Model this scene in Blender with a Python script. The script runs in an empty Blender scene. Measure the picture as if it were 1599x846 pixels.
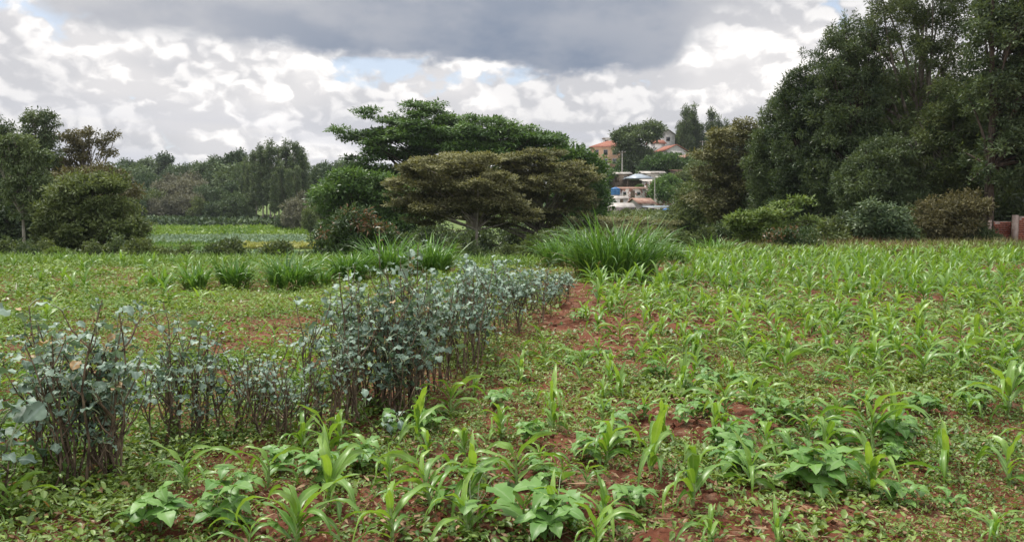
import bpy, math, random
import numpy as np
from mathutils import Vector, Matrix

sc = bpy.context.scene
COL = sc.collection
R = math.radians

# ------------------------------------------------------------------ camera
F = 1231.0                       # focal length in photo pixels (1599 x 846)
EYE = 1.6
PITCH = math.atan((423 - 335) / F)
cam_d = bpy.data.cameras.new('camera')
cam = bpy.data.objects.new('camera', cam_d)
COL.objects.link(cam)
cam_d.sensor_width = 36.0
cam_d.lens = 36.0 * F / 1599.0
cam_d.clip_start = 0.05
cam_d.clip_end = 20000
cam.location = (0, 0, EYE)
cam.rotation_euler = (math.pi / 2 - PITCH, 0, 0)
sc.camera = cam

# ------------------------------------------------------------------ world
SUN_EL, SUN_AZ = R(63), R(-48)    # azimuth from +Y (view) towards +X
world = bpy.data.worlds.new('World')
sc.world = world
world.use_nodes = True
wt = world.node_tree
wt.nodes.clear()


class NB:
    """tiny node-expression builder"""
    def __init__(s, t):
        s.t = t

    def node(s, typ, **kw):
        n = s.t.nodes.new(typ)
        for k, v in kw.items():
            setattr(n, k, v)
        return n

    def put(s, inp, v):
        if isinstance(v, bpy.types.NodeSocket):
            s.t.links.new(v, inp)
        elif v is not None:
            inp.default_value = v

    def m(s, op, a, b=None, c=None, clamp=False):
        n = s.node('ShaderNodeMath', operation=op, use_clamp=clamp)
        for i, v in enumerate((a, b, c)):
            if v is not None:
                s.put(n.inputs[i], v)
        return n.outputs[0]

    def mr(s, v, a, b, c=0.0, d=1.0, smooth=True):
        n = s.node('ShaderNodeMapRange', interpolation_type='SMOOTHSTEP' if smooth else 'LINEAR')
        for i, q in enumerate((v, a, b, c, d)):
            s.put(n.inputs[i], q)
        return n.outputs[0]

    def xyz(s, x, y, z):
        n = s.node('ShaderNodeCombineXYZ')
        for i, q in enumerate((x, y, z)):
            s.put(n.inputs[i], q)
        return n.outputs[0]

    def noise(s, vec, scale, detail=5.0, rough=0.55, dist=0.0, out=0, dim='3D'):
        n = s.node('ShaderNodeTexNoise', noise_dimensions=dim)
        s.put(n.inputs['Vector'], vec)
        n.inputs['Scale'].default_value = scale
        n.inputs['Detail'].default_value = detail
        n.inputs['Roughness'].default_value = rough
        n.inputs['Distortion'].default_value = dist
        return n.outputs[out]

    def voro(s, vec, scale, detail=3.0, rough=0.5, smooth=0.4):
        n = s.node('ShaderNodeTexVoronoi', feature='F1', voronoi_dimensions='2D')
        s.put(n.inputs['Vector'], vec)
        n.inputs['Scale'].default_value = scale
        n.inputs['Detail'].default_value = detail
        n.inputs['Roughness'].default_value = rough
        return n.outputs['Distance']

    def mix(s, f, a, b):
        n = s.node('ShaderNodeMix', data_type='RGBA')
        s.put(n.inputs[0], f)
        for i, q in ((6, a), (7, b)):
            s.put(n.inputs[i], q if isinstance(q, bpy.types.NodeSocket) else (*q[:3], 1.0))
        return n.outputs[2]

    def curve(s, v, lo, hi, pts, ylo, yhi):
        x = s.mr(v, lo, hi, 0.0, 1.0, smooth=False)
        n = s.node('ShaderNodeFloatCurve')
        c = n.mapping.curves[0]
        P = [((a - lo) / (hi - lo), (b - ylo) / (yhi - ylo)) for a, b in pts]
        c.points[0].location = P[0]
        c.points[1].location = P[-1]
        for p in P[1:-1]:
            c.points.new(*p)
        n.mapping.update()
        s.put(n.inputs['Value'], x)
        return s.mr(n.outputs[0], 0.0, 1.0, ylo, yhi, smooth=False)


def build_sky():
    b = NB(wt)
    out = b.node('ShaderNodeOutputWorld')
    bg = b.node('ShaderNodeBackground')
    bg.inputs['Strength'].default_value = 0.1
    b.t.links.new(bg.outputs[0], out.inputs[0])
    tc = b.node('ShaderNodeTexCoord').outputs['Generated']
    sep = b.node('ShaderNodeSeparateXYZ')
    b.put(sep.inputs[0], tc)
    x, y, z = sep.outputs
    az = b.m('ARCTAN2', x, y)
    el = b.m('ARCSINE', z)
    u = b.m('MULTIPLY', az, 12.31)      # 1 unit = 4.65 degrees
    v = b.m('MULTIPLY', el, 12.31)
    sky = b.node('ShaderNodeTexSky', sky_type='NISHITA', sun_disc=False)
    sky.sun_elevation = SUN_EL
    sky.sun_rotation = SUN_AZ
    sky.dust_density = 1.5
    base = b.mix(0.6, sky.outputs[0], (3.9, 4.3, 4.9))      # thin high veil over the blue
    N2 = lambda vec, sc_, det, ro, out=0: b.noise(vec, sc_, det, ro, out=out, dim='2D')
    # ---- far cumulus: two overlapping banks, lit from the upper right
    def vadd(a_, off):
        n = b.node('ShaderNodeVectorMath', operation='ADD')
        b.put(n.inputs[0], a_)
        n.inputs[1].default_value = off
        return n.outputs[0]
    q = b.xyz(u, b.m('MULTIPLY', v, 1.45), 0.0)
    warp = N2(q, 1.6, 3.0, 0.55, out=1)
    wv = b.node('ShaderNodeVectorMath', operation='MULTIPLY_ADD')
    b.put(wv.inputs[0], warp)
    wv.inputs[1].default_value = (0.42, 0.42, 0.0)
    b.put(wv.inputs[2], q)
    qw = wv.outputs[0]

    def dens(vec):
        n1 = N2(vec, 0.46, 8.0, 0.6)
        v1 = b.m('SUBTRACT', 1.0, b.m('POWER', b.voro(vec, 0.95, 2.0, 0.6), 1.6))
        return b.m('ADD', b.m('MULTIPLY', n1, 0.72), b.m('MULTIPLY', v1, 0.22))
    d0 = dens(qw)
    d1 = dens(vadd(qw, (0.07, 0.17, 0.0)))
    relief = b.m('SUBTRACT', d0, d1)
    lit = b.m('ADD', b.m('MULTIPLY', b.mr(relief, -0.05, 0.10), 0.75), b.m('MULTIPLY', b.mr(d0, 0.42, 0.66), 0.25))
    big = N2(b.xyz(b.m('MULTIPLY', u, 0.55), b.m('MULTIPLY', v, 1.3), 0.0), 0.7, 2.0, 0.5)
    bigf = b.m('ADD', b.m('MULTIPLY', b.mr(big, 0.36, 0.64), 0.6), b.m('MULTIPLY', b.mr(v, 0.5, 2.0), 0.4))
    shade = b.mix(bigf, (3.2, 3.25, 3.5), (4.6, 4.5, 4.55))
    bright = b.mix(bigf, (4.9, 4.85, 4.9), (7.9, 7.6, 7.3))
    cum = b.mix(lit, shade, bright)
    st = N2(b.xyz(b.m('MULTIPLY', u, 0.2), b.m('MULTIPLY', v, 2.4), 0.0), 1.0, 3.0, 0.5)
    stf = b.m('MULTIPLY', b.mr(st, 0.42, 0.6), b.mr(v, 1.9, 0.7))
    cum = b.mix(b.m('MULTIPLY', stf, 0.75), cum, (3.65, 3.74, 4.16))
    cum = b.mix(b.m('MULTIPLY', b.mr(v, 1.1, -0.2), 0.35), cum, (4.22, 4.22, 4.35))
    gap = None
    for (gu, gv, ru, rv) in ((-1.7, 2.12, 1.1, 0.17), (-7.2, 2.82, 1.0, 0.17), (7.9, 3.4, 0.5, 0.25)):
        e = b.m('ADD', b.m('POWER', b.m('ABSOLUTE', b.m('DIVIDE', b.m('SUBTRACT', u, gu), ru)), 2.0),
                b.m('POWER', b.m('ABSOLUTE', b.m('DIVIDE', b.m('SUBTRACT', v, gv), rv)), 2.0))
        g = b.mr(b.m('ADD', e, b.m('MULTIPLY', b.m('SUBTRACT', d0, 0.5), 9.0)), 1.6, 0.3)
        gap = g if gap is None else b.m('MAXIMUM', gap, g)
    gap = b.m('MULTIPLY', gap, b.mr(N2(vadd(q, (7.0, 3.0, 0.0)), 1.5, 4.0, 0.55), 0.40, 0.58))
    alpha = b.m('MULTIPLY', b.mr(b.m('ADD', d0, b.m('MULTIPLY', b.mr(v, 3.0, 1.0), 0.15)), 0.17, 0.27), b.m('SUBTRACT', 1.0, b.m('MULTIPLY', gap, 0.9)))
    col = b.mix(alpha, base, cum)
    # ---- grey cloud deck overhead
    edge = b.curve(u, -14, 14, [(-14, 3.0), (-8.4, 3.0), (-6.9, 2.75), (-6.0, 2.45), (-3, 2.36), (-1, 2.28), (0.6, 2.14), (2.1, 2.12),
                                (2.6, 2.3), (3.2, 2.6), (5, 2.95), (8, 3.4), (14, 3.2)], 1.5, 4.0)
    dq = b.xyz(u, b.m('MULTIPLY', v, 1.9), 0.0)
    dn = N2(vadd(dq, (31.0, 7.0, 0.0)), 0.9, 5.0, 0.55)
    dv = b.m('ADD', b.m('SUBTRACT', v, edge), b.m('MULTIPLY', b.m('SUBTRACT', dn, 0.5), 0.6))
    soft = b.curve(u, -14, 14, [(-14, 0.5), (-6.5, 0.3), (-3, 0.22), (0, 0.12), (2, 0.16), (3.2, 0.6), (14, 0.7)], 0.0, 1.0)
    deck = b.mr(dv, -0.06, soft)
    dk = N2(vadd(b.xyz(b.m('MULTIPLY', u, 0.5), v, 0.0), (3.0, 12.0, 0.0)), 0.8, 5.0, 0.55)
    core = b.m('MULTIPLY', b.mr(u, -5.5, -0.8), b.mr(u, 4.6, 1.2))
    darkf = b.m('ADD', b.m('MULTIPLY', b.m('MULTIPLY', core, b.mr(v, 4.2, 2.2)), 0.72), b.m('MULTIPLY', b.mr(dk, 0.36, 0.68), 0.45), clamp=True)
    up = b.mr(v, 3.6, 9.0)
    light_c = b.mix(up, (3.5, 3.5, 3.65), (9.0, 9.0, 9.1))
    dark_c = b.mix(up, (1.45, 1.75, 2.3), (5.6, 5.8, 6.3))
    deckc = b.mix(darkf, light_c, dark_c)
    col = b.mix(deck, col, deckc)
    col = b.mix(b.mr(v, -0.05, -0.6), col, (1.2, 1.3, 0.9))
    b.put(bg.inputs['Color'], col)
    world.cycles.sampling_method = 'MANUAL'
    world.cycles.sample_map_resolution = 256


build_sky()

# ------------------------------------------------------------------ sun
sun_d = bpy.data.lights.new('sun', 'SUN')
sun_d.energy = 2.2
sun_d.angle = R(10)
sun_d.color = (1.0, 0.95, 0.87)
sun = bpy.data.objects.new('sun', sun_d)
COL.objects.link(sun)
sd = Vector((math.sin(SUN_AZ) * math.cos(SUN_EL), math.cos(SUN_AZ) * math.cos(SUN_EL), math.sin(SUN_EL)))
sun.rotation_euler = sd.to_track_quat('Z', 'Y').to_euler()
sun.location = sd * 60

sc.view_settings.view_transform = 'Standard'
sc.view_settings.look = 'None'
sc.view_settings.exposure = 0.8
sc.view_settings.gamma = 1.0
sc.render.engine = 'CYCLES'
sc.cycles.max_bounces = 8
sc.cycles.diffuse_bounces = 5
sc.cycles.glossy_bounces = 2
sc.cycles.transmission_bounces = 4
sc.cycles.transparent_max_bounces = 4
sc.cycles.use_denoising = True

# ------------------------------------------------------------------ helpers
rng = np.random.default_rng(7)
rnd = random.Random(11)


def vnoise(x, y, seed=0):
    """smooth value noise in 0..1, vectorised"""
    x = np.asarray(x, float); y = np.asarray(y, float)
    xi = np.floor(x); yi = np.floor(y)
    xf = x - xi; yf = y - yi
    xf = xf * xf * (3 - 2 * xf); yf = yf * yf * (3 - 2 * yf)

    def h(a, b):
        s = np.sin(a * 127.1 + b * 311.7 + seed * 74.7) * 43758.5453
        return s - np.floor(s)
    return (h(xi, yi) * (1 - xf) + h(xi + 1, yi) * xf) * (1 - yf) + (h(xi, yi + 1) * (1 - xf) + h(xi + 1, yi + 1) * xf) * yf


def fbm(x, y, oct=4, seed=0):
    t = 0; a = 0.5; s = 0
    for i in range(oct):
        t = t + a * vnoise(x * 2 ** i, y * 2 ** i, seed + i); s += a; a *= 0.5
    return t / s


def sstep(a, b, x):
    t = np.clip((np.asarray(x, float) - a) / (b - a), 0, 1)
    return t * t * (3 - 2 * t)


_YL = [0, 26, 50, 62, 95, 130, 165, 200, 280, 420, 900, 9000]
_ZL = [0, 0, -2.2, -2.6, -2.5, -1.9, -0.9, 0.4, 6.0, 9.0, 12.0, 20.0]
_YH = [0, 40, 50, 62, 100, 120, 140, 170, 200, 230, 260, 420, 9000]
_ZH = [0, 0, -0.35, -0.9, -0.4, 0.5, 2.6, 7.0, 12.0, 16.6, 19.5, 24.0, 30.0]


def terrain(x, y):
    x = np.asarray(x, float); y = np.asarray(y, float)
    yy = np.maximum(y, 0.01)
    a = np.degrees(np.arctan2(x, yy))
    zl = np.interp(yy, _YL, _ZL)
    zh = np.interp(yy, _YH, _ZH)
    w = sstep(0.5, 5.5, a)
    z = zl * (1 - w) + zh * w
    und = (fbm(x * 0.12 + 31, y * 0.12 + 17, 3, 5) - 0.5) * 0.22 * sstep(6, 16, np.hypot(x, y))
    return z + und


def micro(x, y):
    r = np.hypot(x, y)
    k = 1 - sstep(14, 30, r)
    m = (fbm(x * 2.2, y * 2.2, 3, 3) - 0.5) * 0.10 + (fbm(x * 9, y * 9, 3, 9) - 0.5) * 0.05
    return m * k


def gz(x, y):
    return float(terrain(x, y) + micro(x, y))


cP, sP = math.cos(PITCH), math.sin(PITCH)


def ray(px, py):
    dx = (px - 799.5) / F; dy = (423 - py) / F
    return Vector((dx, cP + dy * sP, -sP + dy * cP))


def at(px, py, Y):
    d = ray(px, py)
    return Vector((0, 0, EYE)) + d * (Y / d.y)


def ground(px, py, lo=2.5, hi=400):
    d = ray(px, py); t = lo
    while t < hi:
        p = Vector((0, 0, EYE)) + d * t
        if p.z <= terrain(p.x, p.y):
            return Vector((p.x, p.y, gz(p.x, p.y)))
        t *= 1.004
    return Vector((p.x, p.y, gz(p.x, p.y)))


def foot(px, Y):
    p = at(px, 400, Y)
    return Vector((p.x, p.y, gz(p.x, p.y)))


def mesh(name, V, Q, mats, T=None, attrs=None, mi=None, smooth=False):
    """V (n,3), Q (m,4) quads, T (k,3) triangles -> one mesh with attributes"""
    V = np.asarray(V, np.float32).reshape(-1, 3)
    Q = np.zeros((0, 4), np.int32) if Q is None else np.asarray(Q, np.int32).reshape(-1, 4)
    T = np.zeros((0, 3), np.int32) if T is None else np.asarray(T, np.int32).reshape(-1, 3)
    me = bpy.data.meshes.new(name)
    me.vertices.add(len(V)); me.vertices.foreach_set('co', V.ravel())
    nl = len(Q) * 4 + len(T) * 3
    me.loops.add(nl)
    me.loops.foreach_set('vertex_index', np.concatenate([Q.ravel(), T.ravel()]).astype(np.int32))
    me.polygons.add(len(Q) + len(T))
    st = np.concatenate([np.arange(len(Q)) * 4, len(Q) * 4 + np.arange(len(T)) * 3]).astype(np.int32)
    me.polygons.foreach_set('loop_start', st)
    if smooth:
        me.polygons.foreach_set('use_smooth', np.ones(len(Q) + len(T), bool))
    if mi is not None:
        me.polygons.foreach_set('material_index', np.asarray(mi, np.int32))
    me.update(calc_edges=True)
    for k, v in (attrs or {}).items():
        a = me.attributes.new(k, 'FLOAT', 'POINT')
        a.data.foreach_set('value', np.asarray(v, np.float32).ravel())
    for mt in (mats if isinstance(mats, (list, tuple)) else [mats]):
        me.materials.append(mt)
    return me


def obj(name, me, parent=None, loc=(0, 0, 0), rot=(0, 0, 0), scale=1.0):
    o = bpy.data.objects.new(name, me)
    COL.objects.link(o)
    if parent is not None:
        o.parent = parent
    o.location = loc
    o.rotation_euler = rot
    o.scale = (scale,) * 3 if isinstance(scale, (int, float)) else scale
    return o


def tag(o, label, cat=None, group=None, kind=None):
    o['label'] = label
    if cat: o['category'] = cat
    if group: o['group'] = group
    if kind: o['kind'] = kind
    return o


ORD = ['first', 'second', 'third', 'fourth', 'fifth', 'sixth', 'seventh', 'eighth', 'ninth', 'tenth', 'eleventh', 'twelfth', 'thirteenth', 'fourteenth', 'fifteenth',
       'sixteenth', 'seventeenth', 'eighteenth', 'nineteenth', 'twentieth', 'twenty-first', 'twenty-second', 'twenty-third', 'twenty-fourth', 'twenty-fifth', 'twenty-sixth']


def project(p):
    """where a point shows in the photograph (for the wording of labels only)"""
    d = Vector(p) - Vector((0, 0, EYE))
    yc = d.y * cP - d.z * sP
    return 799.5 + F * d.x / yc, 423 - F * (d.y * sP + d.z * cP) / yc


def label_by_landmark(things, marks, what):
    """'second small maize plant behind the ...': nearest landmark, side of it, order outwards"""
    bins = {}
    for o in things:
        x, y = project(o.location)
        k = min(range(len(marks)), key=lambda i: (marks[i][0] - x) ** 2 + (2.2 * (marks[i][1] - y)) ** 2)
        dx, dy = x - marks[k][0], 2.2 * (y - marks[k][1])
        side = ('right of' if dx > 0 else 'left of') if abs(dx) > abs(dy) else ('in front of' if dy > 0 else 'behind')
        bins.setdefault((k, side), []).append((math.hypot(dx, dy), o))
    for (k, side), L in bins.items():
        for i, (_, o) in enumerate(sorted(L, key=lambda q: q[0])):
            o['label'] = ('nearest ' if i == 0 and len(L) > 1 else '' if i == 0 else ORD[i] + ' ') + what + ' ' + side + ' the ' + marks[k][2]


def thing(name, label, cat, loc=(0, 0, 0), rz=0.0, group=None, scale=1.0):
    o = obj(name, None, None, loc, (0, 0, rz), scale)
    return tag(o, label, cat, group)


class Acc:
    """accumulates quads and triangles with attributes"""
    def __init__(s):
        s.V = []; s.Q = []; s.T = []; s.A = {}; s.M = []; s.MT = []; s.n = 0

    def add(s, V, Q=None, T=None, mi=0, **at_):
        V = np.asarray(V, float).reshape(-1, 3)
        s.V.append(V)
        if Q is not None:
            Q = np.asarray(Q, int).reshape(-1, 4); s.Q.append(Q + s.n); s.M.append(np.full(len(Q), mi))
        if T is not None:
            T = np.asarray(T, int).reshape(-1, 3); s.T.append(T + s.n); s.MT.append(np.full(len(T), mi))
        for k in ('tint', 'mid'):
            s.A.setdefault(k, []).append(np.broadcast_to(np.asarray(at_.get(k, 0.5 if k == 'tint' else 0.0), float), (len(V),)))
        s.n += len(V)
        return s

    def build(s, name, mats, smooth=False):
        cat = lambda L, d: np.concatenate(L) if L else np.zeros((0, d), int)
        return mesh(name, np.concatenate(s.V), cat(s.Q, 4), mats, cat(s.T, 3),
                    {k: np.concatenate(v) for k, v in s.A.items()}, np.concatenate(s.M + s.MT) if (s.M or s.MT) else None, smooth)


def tube(P, rad, sides=5):
    P = np.asarray(P, float); n = len(P)
    rad = np.broadcast_to(np.asarray(rad, float), (n,))
    t = np.gradient(P, axis=0); t /= np.linalg.norm(t, axis=1)[:, None] + 1e-9
    ref = np.where(np.abs(t[:, 2:3]) > 0.9, np.array([[1., 0, 0]]), np.array([[0, 0, 1.]]))
    ref = ref[:1].repeat(n, 0) if n < 3 else ref
    a = np.cross(t, ref); a /= np.linalg.norm(a, axis=1)[:, None] + 1e-9
    for i in range(1, n):
        if np.dot(a[i], a[i - 1]) < 0: a[i] = -a[i]
    b = np.cross(t, a)
    th = np.arange(sides) * 2 * np.pi / sides
    V = P[:, None] + rad[:, None, None] * (np.cos(th)[None, :, None] * a[:, None] + np.sin(th)[None, :, None] * b[:, None])
    i = np.arange(n - 1)[:, None] * sides; j = np.arange(sides)[None]; k = (j + 1) % sides
    Q = np.stack([i + j, i + k, i + sides + k, i + sides + j], -1).reshape(-1, 4)
    return V.reshape(-1, 3), Q


def straps(base, az, el0, droop, L, W, nseg=7, fold=0.25, wave=0.0, twist=0.0, wid='maize', rg=rng, power=1.4, pt=0.0):
    """N strap-shaped blades (grass, maize); returns V, Q, mid"""
    base = np.asarray(base, float).reshape(-1, 3); N = len(base)
    f = lambda q: np.broadcast_to(np.asarray(q, float), (N,)).astype(float)
    az, el0, droop, L, W, twist = map(f, (az, el0, droop, L, W, twist))
    s = np.linspace(0, 1, nseg + 1)
    th = el0[:, None] - droop[:, None] * s[None] ** power
    ds = (L / nseg)[:, None]
    thm = 0.5 * (th[:, 1:] + th[:, :-1])
    hor = np.concatenate([np.zeros((N, 1)), np.cumsum(np.cos(thm) * ds, 1)], 1)
    ver = np.concatenate([np.zeros((N, 1)), np.cumsum(np.sin(thm) * ds, 1)], 1)
    ca, sa = np.cos(az)[:, None], np.sin(az)[:, None]
    C = np.stack([base[:, 0:1] + hor * ca, base[:, 1:2] + hor * sa, base[:, 2:3] + ver], -1)
    lat = np.stack([-sa, ca, 0 * ca], -1)
    nrm = np.stack([-np.sin(th) * ca, -np.sin(th) * sa, np.cos(th)], -1)
    tw = twist[:, None] * s[None]
    ct, stt = np.cos(tw)[..., None], np.sin(tw)[..., None]
    lat2 = lat * ct + nrm * stt; nrm2 = nrm * ct - lat * stt
    if wid == 'maize':
        w = np.minimum(1, 0.45 + s / 0.22 * 0.55) * (1 - s ** 2.6) + 0.02
    else:
        w = np.minimum(1, 0.5 + s * 2.5) * (1 - s ** 1.8) + 0.02
    hw = 0.5 * W[:, None] * w[None]
    ph = rg.uniform(0, 6.28, (N, 1))
    wv = wave * W[:, None] * np.sin(s[None] * 17 + ph) * np.sin(np.pi * s[None])
    wv2 = wave * W[:, None] * np.sin(s[None] * 14 + ph * 1.7) * np.sin(np.pi * s[None])
    Lf = C + lat2 * hw[..., None] + nrm2 * (fold * hw + wv)[..., None]
    Rt = C - lat2 * hw[..., None] + nrm2 * (fold * hw + wv2)[..., None]
    V = np.stack([Lf, C, Rt], 2).reshape(-1, 3)
    m = (nseg + 1) * 3
    i = np.arange(nseg) * 3
    q = np.concatenate([np.stack([i, i + 1, i + 4, i + 3], -1), np.stack([i + 1, i + 2, i + 5, i + 4], -1)])
    Q = (np.arange(N) * m)[:, None, None] + q[None]
    mid = np.tile(np.array([0, 1, 0.]), N * (nseg + 1))
    return V, Q.reshape(-1, 4), mid, m


def cards(P, D, S, L, W, lift=0.12):
    """leaf-shaped quads: base P, unit direction D, side vector S"""
    N = len(P)
    L = np.broadcast_to(L, (N,))[:, None]; W = np.broadcast_to(W, (N,))[:, None]
    nn = np.cross(D, S)
    mid = P + D * L * 0.45
    V = np.stack([P, mid + S * W * 0.5 + nn * L * lift, P + D * L, mid - S * W * 0.5 + nn * L * lift], 1)
    Q = np.arange(N * 4).reshape(-1, 4)
    return V.reshape(-1, 3), Q


def leaves6(P, D, S, L, W, lift=0.1):
    """rounder leaves folded along the midrib"""
    N = len(P)
    L = np.broadcast_to(L, (N,))[:, None]; W = np.broadcast_to(W, (N,))[:, None]
    nn = np.cross(D, S)
    f = lambda q, w, sg: P + D * L * q + S * W * 0.5 * w * sg + nn * W * lift * w
    V = np.stack([P, f(.22, .75, 1), f(.62, .85, 1), P + D * L - nn * L * .08, f(.62, .85, -1), f(.22, .75, -1)], 1)
    Q = (np.arange(N) * 6)[:, None, None] + np.array([[0, 1, 2, 3], [0, 3, 4, 5]])[None]
    return V.reshape(-1, 3), Q.reshape(-1, 4)


def unit(v):
    return v / (np.linalg.norm(v, axis=-1, keepdims=True) + 1e-9)


# ------------------------------------------------------------------ materials
MATS = {}


def new_mat(name):
    mt = bpy.data.materials.new(name); mt.use_nodes = True
    mt.node_tree.nodes.clear()
    b = NB(mt.node_tree)
    out = b.node('ShaderNodeOutputMaterial')
    MATS[name] = mt
    return mt, b, out


def principled(b, color, rough=0.6, spec=0.3, normal=None, metal=0.0):
    p = b.node('ShaderNodeBsdfPrincipled')
    b.put(p.inputs['Base Color'], color if isinstance(color, bpy.types.NodeSocket) else (*color, 1))
    b.put(p.inputs['Roughness'], rough)
    b.put(p.inputs['Specular IOR Level'], spec)
    b.put(p.inputs['Metallic'], metal)
    if normal is not None:
        b.put(p.inputs['Normal'], normal)
    return p.outputs[0]


def leaf_mat(name, dark, light, transl=0.3, rough=0.5, spec=0.3, rib=None, third=None, objvar=0.35, tcol=None):
    mt, b, out = new_mat(name)
    a = b.node('ShaderNodeAttribute', attribute_name='tint').outputs['Fac']
    oi = b.node('ShaderNodeObjectInfo').outputs['Random']
    f = b.m('ADD', a, b.m('MULTIPLY', b.m('SUBTRACT', oi, 0.5), objvar), clamp=True)
    col = b.mix(f, dark, light)
    if third is not None:            # leaves of a different colour for tint above 0.9
        col = b.mix(b.mr(a, 0.955, 0.965), col, third)
    if rib is not None:
        md = b.node('ShaderNodeAttribute', attribute_name='mid').outputs['Fac']
        col = b.mix(b.m('MULTIPLY', b.mr(md, 0.72, 0.98), 0.6), col, rib)
    geo = b.node('ShaderNodeTexCoord').outputs['Object']
    nz = b.noise(geo, 14.0, 2.0)
    col = b.mix(b.m('MULTIPLY', b.mr(nz, 0.45, 0.75), 0.22), col, tuple(c * 0.55 for c in dark))
    p = principled(b, col, rough, spec)
    tr = b.node('ShaderNodeBsdfTranslucent')
    hs = b.node('ShaderNodeMix', data_type='RGBA'); hs.blend_type = 'MULTIPLY'; hs.inputs[0].default_value = 1
    b.put(hs.inputs[6], col); hs.inputs[7].default_value = (*(tcol or (1.25, 1.2, 0.5)), 1)
    b.put(tr.inputs[0], hs.outputs[2])
    ms = b.node('ShaderNodeMixShader'); ms.inputs[0].default_value = transl
    b.t.links.new(p, ms.inputs[1]); b.t.links.new(tr.outputs[0], ms.inputs[2])
    b.t.links.new(ms.outputs[0], out.inputs[0])
    return mt


def solid_mat(name, c1, c2, scale=8.0, rough=0.8, spec=0.2, bump=0.0, metal=0.0, stretch=(1, 1, 1), detail=5.0, lo=0.35, hi=0.65):
    mt, b, out = new_mat(name)
    tc = b.node('ShaderNodeTexCoord').outputs['Object']
    mp = b.node('ShaderNodeMapping'); mp.inputs['Scale'].default_value = stretch
    b.put(mp.inputs['Vector'], tc)
    n = b.noise(mp.outputs[0], scale, detail, 0.6)
    col = b.mix(b.mr(n, lo, hi), c1, c2)
    nor = None
    if bump:
        bp = b.node('ShaderNodeBump'); bp.inputs['Strength'].default_value = bump; bp.inputs['Distance'].default_value = 0.02
        b.put(bp.inputs['Height'], n); nor = bp.outputs[0]
    b.t.links.new(principled(b, col, rough, spec, nor, metal), out.inputs[0])
    return mt


M_maize = leaf_mat('maize_leaf', (0.075, 0.205, 0.028), (0.275, 0.435, 0.085), 0.34, 0.36, 0.5, rib=(0.32, 0.46, 0.16), third=(0.42, 0.46, 0.12), tcol=(1.35, 1.3, 0.45), objvar=0.6)
M_weed = leaf_mat('weed_leaf', (0.075, 0.15, 0.028), (0.28, 0.385, 0.095), 0.25, 0.42, 0.4, third=(0.30, 0.17, 0.08))
M_green = leaf_mat('crop_leaf', (0.08, 0.175, 0.025), (0.26, 0.375, 0.075), 0.28, 0.5, 0.3, third=(0.62, 0.62, 0.5))
M_bean = leaf_mat('bean_leaf', (0.07, 0.19, 0.035), (0.22, 0.39, 0.095), 0.28, 0.42, 0.38, rib=(0.25, 0.38, 0.16))
M_kale = leaf_mat('kale_leaf', (0.085, 0.15, 0.105), (0.30, 0.40, 0.305), 0.14, 0.48, 0.35, rib=(0.36, 0.46, 0.40), third=(0.42, 0.27, 0.12), tcol=(1.0, 1.2, 0.6))
M_petiole = solid_mat('kale_petiole', (0.24, 0.30, 0.17), (0.36, 0.40, 0.26), 30, 0.6)
M_kstem = solid_mat('kale_stem', (0.065, 0.046, 0.034), (0.25, 0.185, 0.13), 22, 0.85, bump=0.5, stretch=(1, 1, 0.5))
M_mstem = solid_mat('maize_stem', (0.16, 0.27, 0.08), (0.30, 0.37, 0.15), 25, 0.5)
M_napier = leaf_mat('napier_blade', (0.035, 0.13, 0.018), (0.19, 0.37, 0.07), 0.28, 0.34, 0.5, rib=(0.32, 0.42, 0.20))
M_dryblade = leaf_mat('dry_blade', (0.22, 0.16, 0.08), (0.42, 0.34, 0.20), 0.2, 0.7, 0.2)
M_verge = leaf_mat('verge_grass', (0.11, 0.13, 0.045), (0.27, 0.235, 0.12), 0.2, 0.6, 0.2, third=(0.24, 0.13, 0.09))
M_straw = leaf_mat('straw', (0.13, 0.07, 0.04), (0.42, 0.29, 0.18), 0.08, 0.8, 0.15)
M_dark = leaf_mat('dark_tree_leaf', (0.036, 0.066, 0.03), (0.155, 0.21, 0.095), 0.26, 0.42, 0.35)
M_olive = leaf_mat('olive_tree_leaf', (0.05, 0.082, 0.03), (0.19, 0.235, 0.09), 0.25, 0.5, 0.3)
M_deep = leaf_mat('deep_green_leaf', (0.03, 0.075, 0.02), (0.145, 0.25, 0.07), 0.28, 0.42, 0.3)
M_brown = leaf_mat('acacia_leaf', (0.08, 0.088, 0.04), (0.31, 0.305, 0.15), 0.24, 0.65, 0.2)
M_euc = leaf_mat('eucalyptus_leaf', (0.05, 0.085, 0.042), (0.19, 0.245, 0.12), 0.22, 0.5, 0.3)
M_eucbr = leaf_mat('browned_eucalyptus_leaf', (0.055, 0.058, 0.028), (0.20, 0.18, 0.085), 0.18, 0.55, 0.3)
M_far = leaf_mat('far_tree_leaf', (0.04, 0.075, 0.035), (0.165, 0.225, 0.11), 0.15, 0.6, 0.2, objvar=1.0)
M_grey = leaf_mat('grey_tree_leaf', (0.12, 0.125, 0.09), (0.27, 0.265, 0.19), 0.12, 0.7, 0.2, objvar=0.8)
M_bright2 = leaf_mat('light_eucalyptus_leaf', (0.05, 0.09, 0.035), (0.21, 0.27, 0.12), 0.22, 0.45, 0.35)
M_olivebr = leaf_mat('olive_acacia_leaf', (0.06, 0.07, 0.03), (0.24, 0.235, 0.11), 0.18, 0.55, 0.25)
M_mango = leaf_mat('mango_leaf', (0.025, 0.06, 0.02), (0.11, 0.165, 0.06), 0.2, 0.38, 0.4, third=(0.22, 0.12, 0.06))
M_bright = leaf_mat('bright_leaf', (0.075, 0.135, 0.03), (0.25, 0.33, 0.10), 0.28, 0.45, 0.3)
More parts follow.
